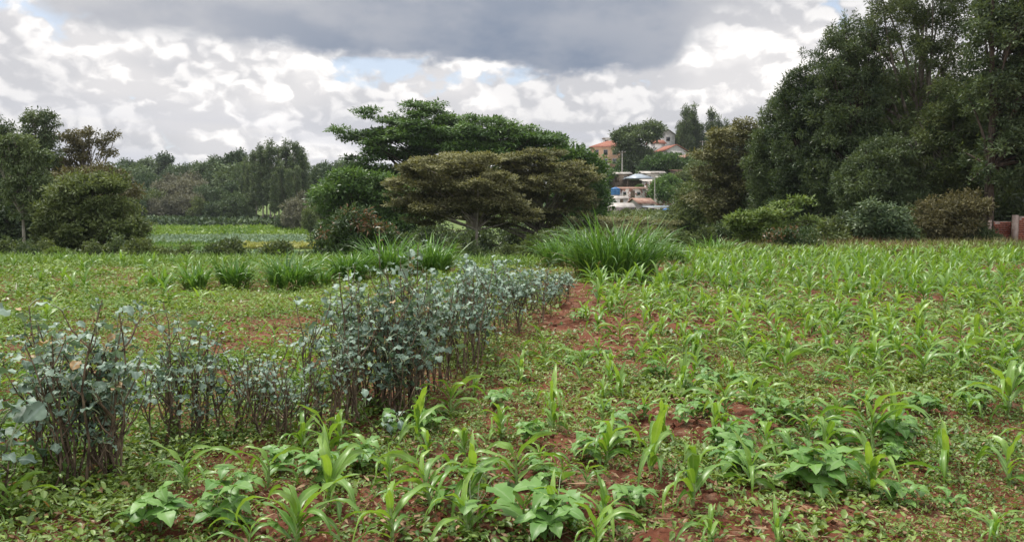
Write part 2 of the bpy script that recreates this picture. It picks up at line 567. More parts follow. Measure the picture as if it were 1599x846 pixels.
M_pale = leaf_mat('pale_bush_leaf', (0.06, 0.11, 0.05), (0.23, 0.29, 0.16), 0.2, 0.45, 0.35)
M_bark = solid_mat('bark', (0.035, 0.026, 0.02), (0.12, 0.095, 0.075), 9, 0.9, bump=0.6, stretch=(1, 1, 0.25))
M_barkpale = solid_mat('pale_bark', (0.20, 0.17, 0.14), (0.42, 0.38, 0.33), 5, 0.8, bump=0.3, stretch=(1, 1, 0.3))
M_barkgrey = solid_mat('grey_bark', (0.12, 0.10, 0.085), (0.28, 0.25, 0.21), 7, 0.85, bump=0.4, stretch=(1, 1, 0.3))


def soil_mat():
    mt, b, out = new_mat('red_soil_ground')
    tc = b.node('ShaderNodeTexCoord').outputs['Object']
    g = b.node('ShaderNodeAttribute', attribute_name='green').outputs['Fac']
    n1 = b.noise(tc, 1.1, 6.0, 0.6)
    n2 = b.noise(tc, 9.0, 6.0, 0.65)
    n3 = b.noise(tc, 55.0, 4.0, 0.6)
    c = b.mix(b.mr(n1, 0.35, 0.65), (0.10, 0.034, 0.019), (0.185, 0.072, 0.042))
    c = b.mix(b.m('MULTIPLY', b.mr(n2, 0.46, 0.66), 0.65), c, (0.24, 0.15, 0.10))
    c = b.mix(b.m('MULTIPLY', b.mr(n3, 0.5, 0.7), 0.5), c, (0.055, 0.026, 0.017))
    n4 = b.noise(tc, 0.5, 5.0, 0.6)
    gr = b.mix(b.mr(n4, 0.4, 0.62), (0.10, 0.155, 0.045), (0.17, 0.22, 0.075))
    gr = b.mix(b.m('MULTIPLY', b.mr(n2, 0.45, 0.7), 0.5), gr, (0.055, 0.085, 0.03))
    gf = b.m('ADD', g, b.m('MULTIPLY', b.m('SUBTRACT', n2, 0.5), 0.6), clamp=True)
    c = b.mix(b.mr(gf, 0.25, 0.8), c, gr)
    h = b.m('ADD', b.m('MULTIPLY', n2, 0.7), b.m('MULTIPLY', n3, 0.35))
    bp = b.node('ShaderNodeBump'); bp.inputs['Strength'].default_value = 0.9; bp.inputs['Distance'].default_value = 0.04
    b.put(bp.inputs['Height'], h)
    b.t.links.new(principled(b, c, 0.95, 0.1, bp.outputs[0]), out.inputs[0])
    return mt


M_soil = soil_mat()


# ------------------------------------------------------------------ ground sheet
def build_ground():
    a1 = np.radians(np.linspace(-50, 50, 520))
    a2 = np.radians(np.linspace(50, 310, 74))[1:-1]
    ang = np.concatenate([a1, a2])
    rad = np.concatenate([[0.4, 1.0, 1.8, 2.3], np.geomspace(2.6, 40, 300), np.geomspace(41, 2500, 110)])
    Rr, Aa = np.meshgrid(rad, ang, indexing='ij')
    X = Rr * np.sin(Aa); Y = Rr * np.cos(Aa)
    Z = terrain(X, Y) + micro(X, Y)
    # finer clods close to the lens
    k = 1 - sstep(8, 16, Rr)
    Z += (fbm(X * 26, Y * 26, 2, 21) - 0.5) * 0.025 * k
    V = np.stack([X, Y, Z], -1).reshape(-1, 3)
    n, m = Rr.shape
    i = np.arange(n - 1)[:, None] * m; j = np.arange(m)[None]; k2 = (j + 1) % m
    Q = np.stack([i + j, i + m + j, i + m + k2, i + k2], -1).reshape(-1, 4)
    V = np.concatenate([V, [[0, 0, float(terrain(0, 0.0))]]])
    T = np.stack([np.arange(m), (np.arange(m) + 1) % m, np.full(m, n * m)], -1)[:, [0, 1, 2]]
    adeg = np.degrees(np.arctan2(V[:, 0], np.maximum(V[:, 1], 0.01)))
    edge = 25 + 15 * sstep(1, 6, adeg)
    rr = np.hypot(V[:, 0], V[:, 1])
    green = sstep(edge - 6, edge + 4, V[:, 1]) * 0.9
    left = sstep(6, 14, rr) * sstep(0, 3, -(V[:, 0] - (V[:, 1] - 11.5) * 0.355) - 0.5)
    green = np.maximum(green, 0.38 * left)
    green = np.maximum(green, 0.3 * sstep(14, 32, rr))
    me = mesh('ground', V, Q, M_soil, T, {'green': green}, smooth=True)
    o = obj('ground', me)
    tag(o, 'red soil ground of the crop field and valley', None, None, 'structure')


build_ground()


# ------------------------------------------------------------------ trees
def crown_mesh(name, mat, lobes, n_clump, n_leaf, clump_r, leaf, flat=0.7, horiz=0.0, droop=0.0, shell=0.45, seed=1, third=0.0, up=0.0, lobe_tint=0.0, plume=0):
    """leaf clumps spread through ellipsoid lobes (cx,cy,cz,rx,ry,rz) -> crown mesh and clump centres"""
    rg = np.random.default_rng(seed)
    Lb = np.asarray(lobes, float)
    wgt = (Lb[:, 3] * Lb[:, 4] * Lb[:, 5]) ** 0.75
    k = rg.choice(len(Lb), n_clump, p=wgt / wgt.sum())
    d = unit(rg.normal(size=(n_clump, 3)))
    rr = shell + (1 - shell) * rg.uniform(0, 1, n_clump) ** 0.6
    C = Lb[k, :3] + d * rr[:, None] * Lb[k, 3:]
    cr = clump_r * rg.uniform(0.55, 1.35, n_clump)
    fz = np.full(n_clump, flat)
    if plume:                       # upright sprays that break the outline
        kp = rg.choice(len(Lb), plume, p=wgt / wgt.sum())
        dp = unit(rg.normal(size=(plume, 3)) + np.array([0, 0, 0.6]))
        C = np.concatenate([C, Lb[kp, :3] + dp * rg.uniform(0.95, 1.12, (plume, 1)) * Lb[kp, 3:]])
        cr = np.concatenate([cr, clump_r * rg.uniform(0.35, 0.6, plume)])
        fz = np.concatenate([fz, rg.uniform(1.6, 2.8, plume)])
        k = np.concatenate([k, kp]); n_clump += plume
    ct = np.clip(rg.normal(0.5, 0.2, n_clump) + (rg.uniform(-1, 1, len(Lb)) * lobe_tint)[k], 0, 1)
    nl = np.maximum(9, (n_leaf * (cr / clump_r) ** 1.6).astype(int))
    ci = np.repeat(np.arange(n_clump), nl); N = len(ci)
    o = unit(rg.normal(size=(N, 3))) * (rg.uniform(0, 1, N) ** 0.5)[:, None]
    off = o * cr[ci][:, None] * np.stack([np.ones(N), np.ones(N), fz[ci]], -1)
    P = C[ci] + off
    D = unit(o * np.array([1, 1, 1 - 0.8 * horiz]) + rg.normal(size=(N, 3)) * 0.6 * np.array([1, 1, 1 - 0.7 * horiz]) + np.array([0, 0, up - droop]))
    rv = rg.normal(size=(N, 3))
    if horiz > 0:
        rv = rv * (1 - horiz) + np.cross(D, np.array([0, 0, 1.0])) * horiz * 2
    S = unit(rv - D * (rv * D).sum(1, keepdims=True))
    L = leaf[0] * rg.uniform(0.6, 1.35, N); W = leaf[1] * rg.uniform(0.7, 1.3, N)
    V, Q = cards(P, D, S, L, W)
    t = np.clip(ct[ci] + rg.normal(0, 0.17, N), 0, 0.94)
    if third:
        t = np.where((rg.uniform(0, 1, N) < 0.55) & (C[ci, 2] > np.percentile(C[:, 2], 60)) & (rg.uniform(0, 1, n_clump) < third)[ci], 1.0, t)
    return mesh(name, V, Q, mat, None, {'tint': np.repeat(t, 4)}), C


def trunk_mesh(name, mat, height, r0, C, n_limb, seed=1, lean=(0, 0), limb_r=0.3, base_frac=0.25, fork=None, sides=7, straight=False):
    rg = np.random.default_rng(seed + 100)
    A = Acc()
    n = 9
    s = np.linspace(0, 1, n)
    wob = np.cumsum(rg.normal(0, 0.02 * height / 4, (n, 2)), 0) * (0.25 if straight else 1.0)
    wob[0] = 0
    P = np.stack([lean[0] * s ** 1.3 + wob[:, 0], lean[1] * s ** 1.3 + wob[:, 1], -0.25 + (height + 0.25) * s], -1)
    rad = r0 * (1 - 0.82 * s); rad[0] *= 1.35
    V, Q = tube(P, rad, sides); A.add(V, Q)
    idx = rg.permutation(len(C))[:n_limb]
    for i in idx:
        c = C[i]
        h = np.clip(c[2] * rg.uniform(0.35, 0.8), base_frac * height, height * 0.97)
        sv = np.clip((h + 0.25) / (height + 0.25), 0, 1)
        p0 = np.array([np.interp(sv, s, P[:, j]) for j in range(3)])
        rr = np.interp(sv, s, rad) * 0.55
        mid = 0.5 * (p0 + c) + np.array([0, 0, 0.12 * np.linalg.norm(c - p0)]) * rg.uniform(-0.3, 1.2) + rg.normal(0, 0.06, 3) * np.linalg.norm(c - p0)
        t = np.linspace(0, 1, 6)[:, None]
        B = (1 - t) ** 2 * p0 + 2 * t * (1 - t) * mid + t ** 2 * c
        V, Q = tube(B, np.linspace(max(rr, 0.02) , 0.012 + 0.1 * rr, 6) * limb_r / 0.3, 4); A.add(V, Q)
    return A.build(name, mat, smooth=True)


def tree(name, label, cat, loc, crown, trunk, rz=0.0, scale=1.0, group=None):
    t = thing(name, label, cat, loc, rz, group, scale)
    obj('trunk', trunk, t)
    obj('crown', crown, t)
    return t


def px_lobes(base, Y, L, depth=0.9):
    """lobes given in photo pixels (x, y, rx, ry[, dY]) at depth Y -> metres relative to base"""
    out = []
    for q in L:
        x, y, rx, ry = q[:4]; dY = q[4] if len(q) > 4 else 0.0
        p = at(x, y, Y + dY)
        k = (Y + dY) / F
        out.append((p.x - base.x, p.y - base.y, p.z - base.z, rx * k, depth * rx * k, ry * k))
    return out


def hero_tree(name, label, cat, bx, Y, lobes, mat, bark, n_clump, n_leaf, clump_r, leaf, trunk_h, r0, n_limb, seed, group=None, depth=0.9, lean=(0, 0), limb_r=0.3, base_frac=0.25, straight=False, **kw):
    base = foot(bx, Y)
    lb = px_lobes(base, Y, lobes, depth)
    cm, C = crown_mesh('crown', mat, lb, n_clump, n_leaf, clump_r, leaf, seed=seed, **kw)
    tm = trunk_mesh('trunk', bark, trunk_h, r0, C, n_limb, seed, lean, limb_r, base_frac, straight=straight)
    return tree(name, label, cat, base, cm, tm, group=group)


def build_trees():
    # --- tall dark trees on the right, from left to right
    G = 'tall dark trees along the right edge of the field'
    lf = (0.2, 0.055)
    hero_tree('tall_tree', 'slender dark tree at the left end of the tall right-hand tree wall', 'tree', 1205, 50,
              [(1205, 205, 26, 48), (1196, 265, 32, 55), (1215, 300, 40, 60), (1222, 175, 14, 30)], M_dark, M_bark, 230, 130, 0.42, lf, 7.0, 0.16, 50, 21, G, up=0.2, plume=90)
    hero_tree('tall_tree', 'dark tree with stepped feathery left edge, second in the tall tree wall', 'tree', 1262, 48,
              [(1245, 165, 30, 50), (1262, 130, 26, 45), (1250, 235, 48, 65), (1262, 310, 58, 62), (1228, 150, 10, 26), (1290, 190, 40, 70)], M_dark, M_bark, 430, 130, 0.44, lf, 9.5, 0.2, 70, 22, G, up=0.2, plume=90)
    hero_tree('tall_tree', 'tall dense dark tree with a dome of upright sprays, left of the sparse tree', 'tree', 1335, 46,
              [(1320, 95, 44, 55), (1345, 60, 36, 40), (1302, 80, 14, 40), (1330, 170, 66, 75), (1325, 260, 72, 70), (1340, 330, 60, 45)], M_dark, M_bark, 520, 140, 0.45, lf, 12, 0.24, 90, 23, G, up=0.2, plume=90)
    hero_tree('tall_tree', 'tallest olive tree with bare limbs showing and sky through its thin top', 'tree', 1437, 45,
              [(1400, 20, 46, 40), (1450, -5, 60, 45), (1475, 50, 44, 50), (1410, 90, 56, 50), (1470, 120, 46, 60), (1395, 170, 46, 50), (1500, 20, 26, 45)], M_olive, M_barkgrey, 330, 105, 0.42, lf, 13.5, 0.24, 24, 24, G, limb_r=0.42, shell=0.4, plume=80)
    hero_tree('tall_tree', 'broad dark green tree filling the right edge of the photo', 'tree', 1543, 39,
              [(1555, 60, 46, 60), (1595, 20, 55, 70), (1640, 80, 60, 90), (1560, 150, 55, 60), (1600, 170, 70, 80), (1570, 245, 64, 50), (1640, 250, 60, 60), (1545, 5, 22, 40)], M_dark, M_bark, 520, 105, 0.42, (0.22, 0.08), 13, 0.26, 60, 25, G, up=0.1, plume=80, base_frac=0.3)
    hero_tree('tall_tree', 'lighter olive tree standing before the tall trees left of the brick wall', 'tree', 1478, 42,
              [(1480, 165, 34, 40), (1500, 210, 40, 50), (1470, 250, 42, 50), (1492, 300, 46, 36), (1450, 205, 20, 30)], M_olive, M_barkgrey, 260, 120, 0.38, lf, 7.5, 0.18, 40, 26, G, plume=50)
    hero_tree('tall_tree', 'lower rounded dark tree in front of the sparse olive tree', 'tree', 1385, 42.5,
              [(1380, 255, 48, 45), (1360, 300, 52, 45), (1405, 310, 50, 45), (1335, 290, 30, 40)], M_dark, M_bark, 280, 120, 0.38, lf, 5.0, 0.15, 40, 27, G, plume=50)
    # filler trees behind the wall of foliage
    fill = [(1260, 58, 1.0), (1330, 60, 1.22), (1400, 58, 1.30), (1470, 60, 1.25), (1530, 57, 1.2), (1590, 60, 1.35), (1660, 58, 1.35), (1720, 50, 1.3), (1190, 62, 0.8)]
    cm, C = crown_mesh('crown', M_dark, [(0, 0, 4.2, 2.9, 2.9, 3.9), (0.4, 0, 8, 2.2, 2.2, 2.2), (-0.8, 0.4, 6.4, 2.2, 2.2, 2.6)], 300, 70, 0.7, (0.3, 0.11), seed=31, up=0.2)
    tm = trunk_mesh('trunk', M_bark, 9, 0.22, C, 50, 31)
    for i, (px, Y, s) in enumerate(fill):
        tree('background_tree', ORD[sorted(q[0] for q in fill).index(px)] + ' from the left of the dark trees half hidden behind the right-hand tree wall', 'tree', foot(px, Y), cm, tm, i * 1.3, s, 'trees behind the right-hand tree wall')
    # --- big green flat-topped tree and brown acacias in the centre
    hero_tree('spreading_tree', 'large deep green flat-topped tree towering over the brown acacias', 'tree', 735, 76,
              [(590, 178, 34, 11), (548, 205, 26, 9), (580, 215, 40, 12), (655, 185, 58, 16), (640, 225, 78, 22), (735, 200, 72, 20), (800, 215, 58, 18),
               (850, 225, 36, 14), (735, 235, 100, 20), (600, 255, 62, 20), (560, 285, 56, 22), (530, 310, 40, 20), (620, 290, 70, 26), (690, 262, 70, 20), (680, 208, 95, 20), (770, 222, 90, 20), (800, 262, 66, 24), (820, 300, 60, 26), (862, 213, 20, 5), (740, 183, 16, 4), (660, 166, 40, 7)],
              M_deep, M_bark, 900, 105, 0.95, (0.36, 0.16), 10.5, 0.5, 110, 41, depth=0.7, flat=0.22, horiz=0.65, droop=0.1, shell=0.6, limb_r=0.35, base_frac=0.35)
    hero_tree('flat_topped_acacia', 'brown-green flat-topped acacia with pale trunk behind the napier grass', 'tree', 745, 46,
              [(690, 262, 62, 16), (730, 248, 46, 10), (660, 290, 50, 16), (735, 285, 70, 22), (640, 310, 34, 14), (690, 322, 66, 16), (765, 315, 60, 18), (665, 340, 30, 9), (800, 335, 40, 14)],
              M_brown, M_barkpale, 400, 130, 0.55, (0.19, 0.085), 4.6, 0.15, 34, 42, depth=0.85, flat=0.19, horiz=0.65, limb_r=0.4, base_frac=0.55, lobe_tint=0.1, shell=0.7)
    hero_tree('flat_topped_acacia', 'wide brown-green acacia just right of the pale-trunked one', 'tree', 850, 52,
              [(820, 252, 52, 14), (875, 262, 50, 13), (915, 275, 26, 9), (785, 262, 48, 14), (795, 300, 54, 22), (770, 335, 50, 20), (850, 290, 66, 22), (905, 310, 34, 16), (835, 325, 56, 18), (885, 342, 44, 16), (800, 290, 40, 20), (850, 240, 30, 8)],
              M_brown, M_barkgrey, 430, 125, 0.6, (0.21, 0.095), 5.0, 0.18, 80, 43, depth=0.85, flat=0.19, horiz=0.65, limb_r=0.4, lobe_tint=0.1, shell=0.7)
    hero_tree('round_green_tree', 'dark green rounded tree behind the brown acacias, left of the orange house', 'tree', 905, 80,
              [(895, 252, 34, 18), (922, 262, 22, 16), (875, 255, 26, 18), (908, 290, 34, 30), (925, 315, 22, 24), (915, 340, 30, 20)], M_deep, M_bark, 240, 80, 0.9, (0.4, 0.18), 6.5, 0.2, 40, 44, flat=0.5, horiz=0.3)
    hero_tree('thin_crowned_tree', 'sparse dark tree top poking up beside the large green tree', 'tree', 862, 90,
              [(862, 215, 20, 5), (870, 228, 14, 5), (850, 235, 12, 4), (866, 245, 16, 8)], M_deep, M_bark, 60, 55, 0.7, (0.4, 0.18), 9.5, 0.16, 40, 45, flat=0.35, horiz=0.5)
    hero_tree('green_tree', 'dark leafy tree below the left side of the large green tree', 'tree', 560, 62,
              [(560, 290, 58, 26), (525, 310, 34, 28), (610, 310, 46, 34), (590, 345, 60, 30), (540, 350, 40, 24), (640, 360, 40, 30)], M_deep, M_bark, 330, 85, 0.85, (0.32, 0.15), 5.5, 0.22, 50, 46, flat=0.4, horiz=0.4)
    hero_tree('green_tree', 'dark shrubby tree filling the shade beneath the brown acacias', 'tree', 790, 58,
              [(780, 375, 60, 22), (840, 370, 50, 22), (720, 380, 50, 20), (690, 370, 40, 20), (890, 365, 40, 20)], M_dark, M_bark, 220, 80, 0.6, (0.26, 0.11), 2.5, 0.12, 40, 47)
    # --- mango-like bush with reddish tips
    hero_tree('mango_tree', 'glossy dark bush tree with reddish new leaves behind the left napier grass', 'tree', 550, 31,
              [(552, 345, 34, 18), (525, 368, 34, 22), (580, 365, 36, 24), (550, 385, 56, 22), (505, 385, 20, 18)], M_mango, M_bark, 170, 60, 0.34, (0.21, 0.055), 1.8, 0.09, 40, 48, third=0.3, droop=0.2)
    # small dark bushes of the valley edge
    for px, py, rx, ry, sd, lab in ((350, 396, 30, 17, 51, 'low dark bush in the valley left of the mango-like tree'), (430, 397, 22, 14, 52, 'smaller low dark bush beside the left napier grass')):
        hero_tree('dark_bush', lab, 'bush', px, 34, [(px, py, rx, ry), (px - rx * 0.5, py + 6, rx * 0.6, ry * 0.7), (px + rx * 0.4, py - 8, rx * 0.5, ry * 0.6)], M_olive, M_bark, 110, 50, 0.28, (0.16, 0.06), 0.8, 0.05, 25, sd)
    # --- left group
    hero_tree('bushy_tree', 'broad rounded dark tree with short reddish trunk at the left field edge', 'tree', 112, 42,
              [(110, 320, 56, 34), (150, 310, 56, 32), (180, 345, 48, 36), (100, 355, 44, 34), (140, 360, 60, 40), (212, 378, 24, 24), (85, 335, 24, 18), (70, 375, 22, 20), (225, 395, 18, 14), (165, 290, 36, 18), (180, 398, 46, 18), (130, 290, 30, 14)],
              M_olive, M_bark, 360, 95, 0.42, (0.22, 0.09), 3.6, 0.2, 70, 61, flat=0.5, horiz=0.35, plume=60)
    hero_tree('eucalyptus_tree', 'light green eucalyptus with a bare pale trunk at the far left', 'tree', 38, 43,
              [(32, 222, 24, 13), (58, 240, 18, 14), (18, 250, 20, 16), (44, 268, 24, 16), (66, 285, 18, 14), (24, 296, 24, 16), (50, 315, 20, 14), (4, 236, 18, 18), (35, 335, 14, 10)],
              M_bright2, M_barkpale, 190, 85, 0.33, (0.2, 0.07), 6.2, 0.11, 60, 62, droop=0.5, straight=True, base_frac=0.5)
    hero_tree('eucalyptus_tree', 'tall eucalyptus with the highest crown of the left group', 'tree', 62, 54,
              [(64, 184, 20, 11), (44, 196, 13, 12), (84, 204, 12, 13), (62, 212, 22, 14), (38, 226, 18, 14), (66, 240, 26, 18), (50, 265, 30, 20), (80, 232, 14, 10), (60, 300, 36, 24)],
              M_euc, M_barkgrey, 190, 75, 0.36, (0.22, 0.08), 9.5, 0.16, 70, 63, droop=0.5, straight=True, plume=25)
    hero_tree('eucalyptus_tree', 'eucalyptus cut by the left edge of the photo', 'tree', 2, 52,
              [(6, 198, 14, 10), (-10, 214, 18, 14), (10, 232, 18, 14), (-20, 250, 30, 22), (0, 290, 44, 30), (-30, 270, 40, 30)], M_euc, M_barkgrey, 200, 75, 0.42, (0.24, 0.085), 8.5, 0.16, 60, 64, droop=0.5, straight=True, plume=25)
    hero_tree('eucalyptus_tree', 'browning eucalyptus with two separate airy tops in the left group', 'tree', 138, 56,
              [(106, 216, 15, 11), (140, 206, 15, 7), (152, 218, 10, 7), (177, 214, 9, 11), (168, 236, 10, 8), (118, 240, 20, 14), (98, 258, 18, 16), (140, 272, 26, 16), (130, 222, 10, 6)],
              M_eucbr, M_barkgrey, 120, 60, 0.34, (0.22, 0.08), 8.2, 0.13, 90, 65, droop=0.4, limb_r=0.4)
    hero_tree('eucalyptus_tree', 'low browned tree showing above the broad rounded tree', 'tree', 160, 52,
              [(155, 280, 34, 18), (185, 295, 28, 20), (110, 285, 30, 18), (170, 320, 36, 26)], M_eucbr, M_barkgrey, 150, 70, 0.55, (0.26, 0.1), 5.5, 0.12, 40, 66)
    hero_tree('shade_tree', 'dark low tree in shadow behind the pale eucalyptus trunk', 'tree', 40, 50,
              [(40, 330, 60, 44), (-10, 340, 60, 50), (80, 350, 40, 40), (30, 380, 70, 26)], M_dark, M_bark, 300, 75, 0.6, (0.28, 0.11), 4.5, 0.14, 40, 67)
    # --- eucalyptus stand and far trees
    cms = []
    for sd in (71, 72, 73):
        r2 = np.random.default_rng(sd)
        lob = [(r2.normal(0, .2), r2.normal(0, .2), 5.5 + 1.55 * k, 1.25 - 0.09 * k + r2.uniform(-.2, .2), 1.25 - 0.09 * k, 1.5) for k in range(6)]
        c, C = crown_mesh('crown', M_euc, lob, 130, 46, 0.6, (0.42, 0.17), seed=sd, droop=0.4, up=0.2, plume=20)
        cms.append((c, trunk_mesh('trunk', M_barkpale, 14, 0.19, C, 25, sd, straight=True)))
    ES = sorted([402, 412, 424, 437, 418, 452, 461, 472, 444, 466, 430, 478, 455, 392, 386])
    for i, (px, Y, top) in enumerate([(402, 168, 246), (412, 166, 236), (424, 165, 232), (437, 170, 240), (418, 172, 242), (452, 168, 232), (461, 166, 234), (472, 172, 238), (444, 160, 262), (466, 162, 268), (430, 158, 275), (478, 176, 250), (455, 158, 272), (392, 172, 262), (386, 176, 255)]):
        p = foot(px, Y); h = at(px, top, Y).z - p.z
        tree('stand_eucalyptus', ORD[ES.index(px)] + ' from the left: slim upright eucalyptus in the stand beyond the valley', 'tree', p, *cms[i % 3], i * 1.7, (h / 15.5, h / 15.5, h / 13.4), 'stand of slim eucalyptus beyond the valley')
    fars = []
    for sd, mt, kind in ((81, M_far, 'round'), (82, M_far, 'tall'), (83, M_grey, 'round'), (84, M_olive, 'round')):
        lob = [(0, 0, 4.2, 2.9, 2.9, 2.3), (1.2, .6, 5.8, 1.8, 1.8, 1.4), (-1.3, -.4, 5.4, 1.8, 1.8, 1.5), (0.2, 1, 3, 3, 3, 1.6)] if kind == 'round' else \
              [(0, 0, 4.5, 1.9, 1.9, 2.4), (0.4, 0, 7, 1.8, 1.8, 1.8), (-.6, .2, 8.6, 1.3, 1.3, 1.1), (.9, .1, 8.0, 1.0, 1.0, 1.0)]
        c, C = crown_mesh('crown', mt, lob, 130, 44, 0.8, (0.46, 0.2), seed=sd)
        fars.append((c, trunk_mesh('trunk', M_barkgrey, 7.5 if kind == 'tall' else 5.5, 0.16, C, 45, sd, limb_r=0.4), 9.8 if kind == 'tall' else 7.3))
    spec = [  # px, top y, Y, kind
        (205, 248, 250, 1), (218, 252, 240, 0), (232, 246, 255, 1), (247, 252, 260, 0), (262, 243, 262, 1), (275, 258, 250, 0), (290, 260, 255, 0), (195, 256, 230, 0), (185, 262, 215, 0),
        (302, 252, 250, 0), (314, 244, 235, 1), (330, 240, 228, 1), (345, 238, 222, 1), (360, 238, 215, 0), (372, 240, 210, 1), (383, 250, 200, 0),
        (240, 272, 205, 0), (262, 278, 200, 2), (285, 275, 205, 2), (305, 280, 196, 2), (325, 282, 190, 0), (345, 285, 188, 0), (365, 282, 185, 1), (222, 285, 190, 0), (235, 300, 178, 3),
        (250, 305, 176, 2), (272, 305, 174, 2), (295, 300, 178, 2), (315, 308, 172, 3), (335, 312, 170, 0), (355, 308, 172, 0), (372, 300, 170, 0), (385, 305, 168, 0), (212, 305, 172, 0),
        (492, 262, 200, 0), (505, 250, 205, 1), (520, 255, 190, 0), (535, 252, 195, 1), (550, 256, 190, 0), (486, 290, 150, 2), (470, 312, 140, 2), (455, 325, 140, 2), (500, 305, 130, 3), (445, 335, 142, 0), (485, 330, 125, 3), (510, 340, 110, 0), (565, 250, 200, 0), (580, 252, 205, 1)]
    lab = {0: 'rounded green tree in the wood across the valley', 1: 'taller pointed tree rising from the wood across the valley', 2: 'greyish thin-leaved tree at the foot of the wood across the valley', 3: 'olive green tree in the lower wood across the valley'}
    for i, (px, top, Y, k) in enumerate(spec):
        p = foot(px, Y); h = at(px, top, Y).z - p.z
        c, t, hh = fars[k]
        tree('far_tree', ORD[sorted(q[0] for q in spec if q[3] == k).index(px)] + ' from the left: ' + lab[k], 'tree', p, c, t, i * 2.1, (h / hh * rnd.uniform(0.8, 1.15),) * 2 + (h / hh * rnd.uniform(.86, 1.1),), ('green', 'tall', 'grey', 'olive')[k] + ' trees of the wood across the valley')
    # --- hill trees around the houses
    hero_tree('windblown_tree', 'dark wind-swept tree beside the orange house on the hill', 'tree', 985, 192,
              [(995, 212, 32, 14), (1015, 203, 20, 10), (974, 225, 16, 14), (992, 240, 26, 18), (1000, 258, 24, 12), (968, 212, 12, 8), (1030, 200, 8, 5)], M_dark, M_bark, 230, 60, 1.4, (0.8, 0.3), 9, 0.35, 40, 91, flat=0.6)
    hero_tree('round_hill_tree', 'rounded green tree below the white house on the hill', 'tree', 1035, 185,
              [(1035, 252, 28, 13), (1020, 262, 20, 12), (1050, 262, 18, 12)], M_deep, M_bark, 130, 60, 1.2, (0.7, 0.3), 4, 0.25, 20, 92, flat=0.5)
    cc = []
    for sd in (93, 94):
        r2 = np.random.default_rng(sd)
        lob = [(r2.normal(0, .25), r2.normal(0, .25), 2.5 + 1.5 * k, 2.6 - 0.29 * k, 2.6 - 0.29 * k, 1.3) for k in range(8)]
        c, C = crown_mesh('crown', M_dark, lob, 200, 50, 0.75, (0.7, 0.16), seed=sd, up=0.9, flat=1.2)
        cc.append((c, trunk_mesh('trunk', M_bark, 13.5, 0.25, C, 30, sd, straight=True)))
    for i, (px, top, Y) in enumerate([(1068, 168, 228), (1078, 165, 232), (1108, 172, 230), (1118, 182, 226), (1092, 195, 235), (1130, 188, 232), (1058, 192, 236), (1142, 196, 230), (1155, 205, 226), (1100, 215, 220)]):
        p = foot(px, Y); h = at(px, top, Y).z - p.z
        tree('hill_conifer', ORD[sorted((1068, 1078, 1108, 1118, 1092, 1130, 1058, 1142, 1155, 1100)).index(px)] + ' from the left of the dark feathery conifers on the hilltop', 'tree', p, *cc[i % 2], i, h / 14.2, 'dark conifers on the hilltop')
    hero_tree('hill_acacia', 'brown-green layered acacia between the houses and the tall right-hand trees', 'tree', 1140, 62,
              [(1140, 215, 36, 13), (1165, 200, 20, 16), (1115, 240, 32, 14), (1150, 255, 40, 18), (1115, 275, 38, 16), (1155, 300, 40, 24), (1120, 315, 44, 22), (1175, 240, 22, 30), (1150, 340, 50, 24)], M_olivebr, M_barkgrey, 350, 75, 0.62, (0.3, 0.12), 6.5, 0.22, 70, 95, flat=0.32, horiz=0.5)
    hero_tree('hill_bush', 'olive feathery tree in front of the huts, left of the layered acacia', 'tree', 1075, 72,
              [(1080, 300, 24, 18), (1070, 322, 18, 20), (1095, 325, 30, 24), (1070, 345, 40, 16), (1110, 350, 40, 20)], M_olive, M_bark, 230, 70, 0.75, (0.3, 0.1), 3.6, 0.15, 50, 96)
    hero_tree('hill_bush', 'low flat brown thorn tree in front of the iron-roofed huts', 'tree', 985, 70,
              [(945, 345, 26, 6), (990, 344, 30, 5), (1035, 350, 24, 6), (980, 356, 50, 7), (1010, 362, 50, 10)], M_brown, M_barkgrey, 170, 60, 0.6, (0.26, 0.1), 1.8, 0.09, 50, 97, flat=0.25, horiz=0.6)
    sm, C = crown_mesh('crown', M_deep, [(0, 0, 2.2, 2.2, 2.2, 1.5), (.9, 0, 3.1, 1.3, 1.3, 1), (-1, .3, 1.6, 1.6, 1.6, 1.3)], 120, 50, 0.7, (0.5, 0.2), seed=98)
    sm2, C2 = crown_mesh('crown', M_olive, [(0, 0, 2.2, 2.2, 2.2, 1.5), (.9, 0, 3.1, 1.3, 1.3, 1), (-1, .3, 1.6, 1.6, 1.6, 1.3)], 120, 50, 0.7, (0.5, 0.2), seed=99)
    st = trunk_mesh('trunk', M_bark, 3, 0.12, C, 15, 98)
    labs = 'small green tree among the houses on the hill'
    HT = [(925, 150, 1.0, 0), (918, 140, 1.1, 0), (1035, 146, 1.1, 0), (1045, 150, 1.2, 0), (1030, 150, 1.0, 0), (1062, 152, 1.3, 1), (1080, 160, 1.4, 1), (1090, 175, 1.4, 1), (952, 176, 0.55, 1),
                                       (1000, 158, 0.55, 0), (1040, 200, 1.0, 1), (1075, 205, 1.0, 0), (1100, 195, 1.5, 0), (1120, 185, 1.6, 0), (930, 170, 1.5, 0), (915, 175, 1.5, 0), (905, 160, 1.5, 0), (1052, 215, 0.9, 0), (975, 205, 0.9, 0), (978, 128, 0.3, 1)]
    for i, (px, Y, s, k) in enumerate(HT):
        tree('small_hill_tree', ORD[sorted(q[0] for q in HT if q[3] == k).index(px)] + ' from the left of the small ' + ('green', 'olive')[k] + ' trees among the hill houses', 'tree', foot(px, Y), (sm, sm2)[k], st, i * 1.1, s, ('green', 'olive')[k] + ' trees among the hill houses')
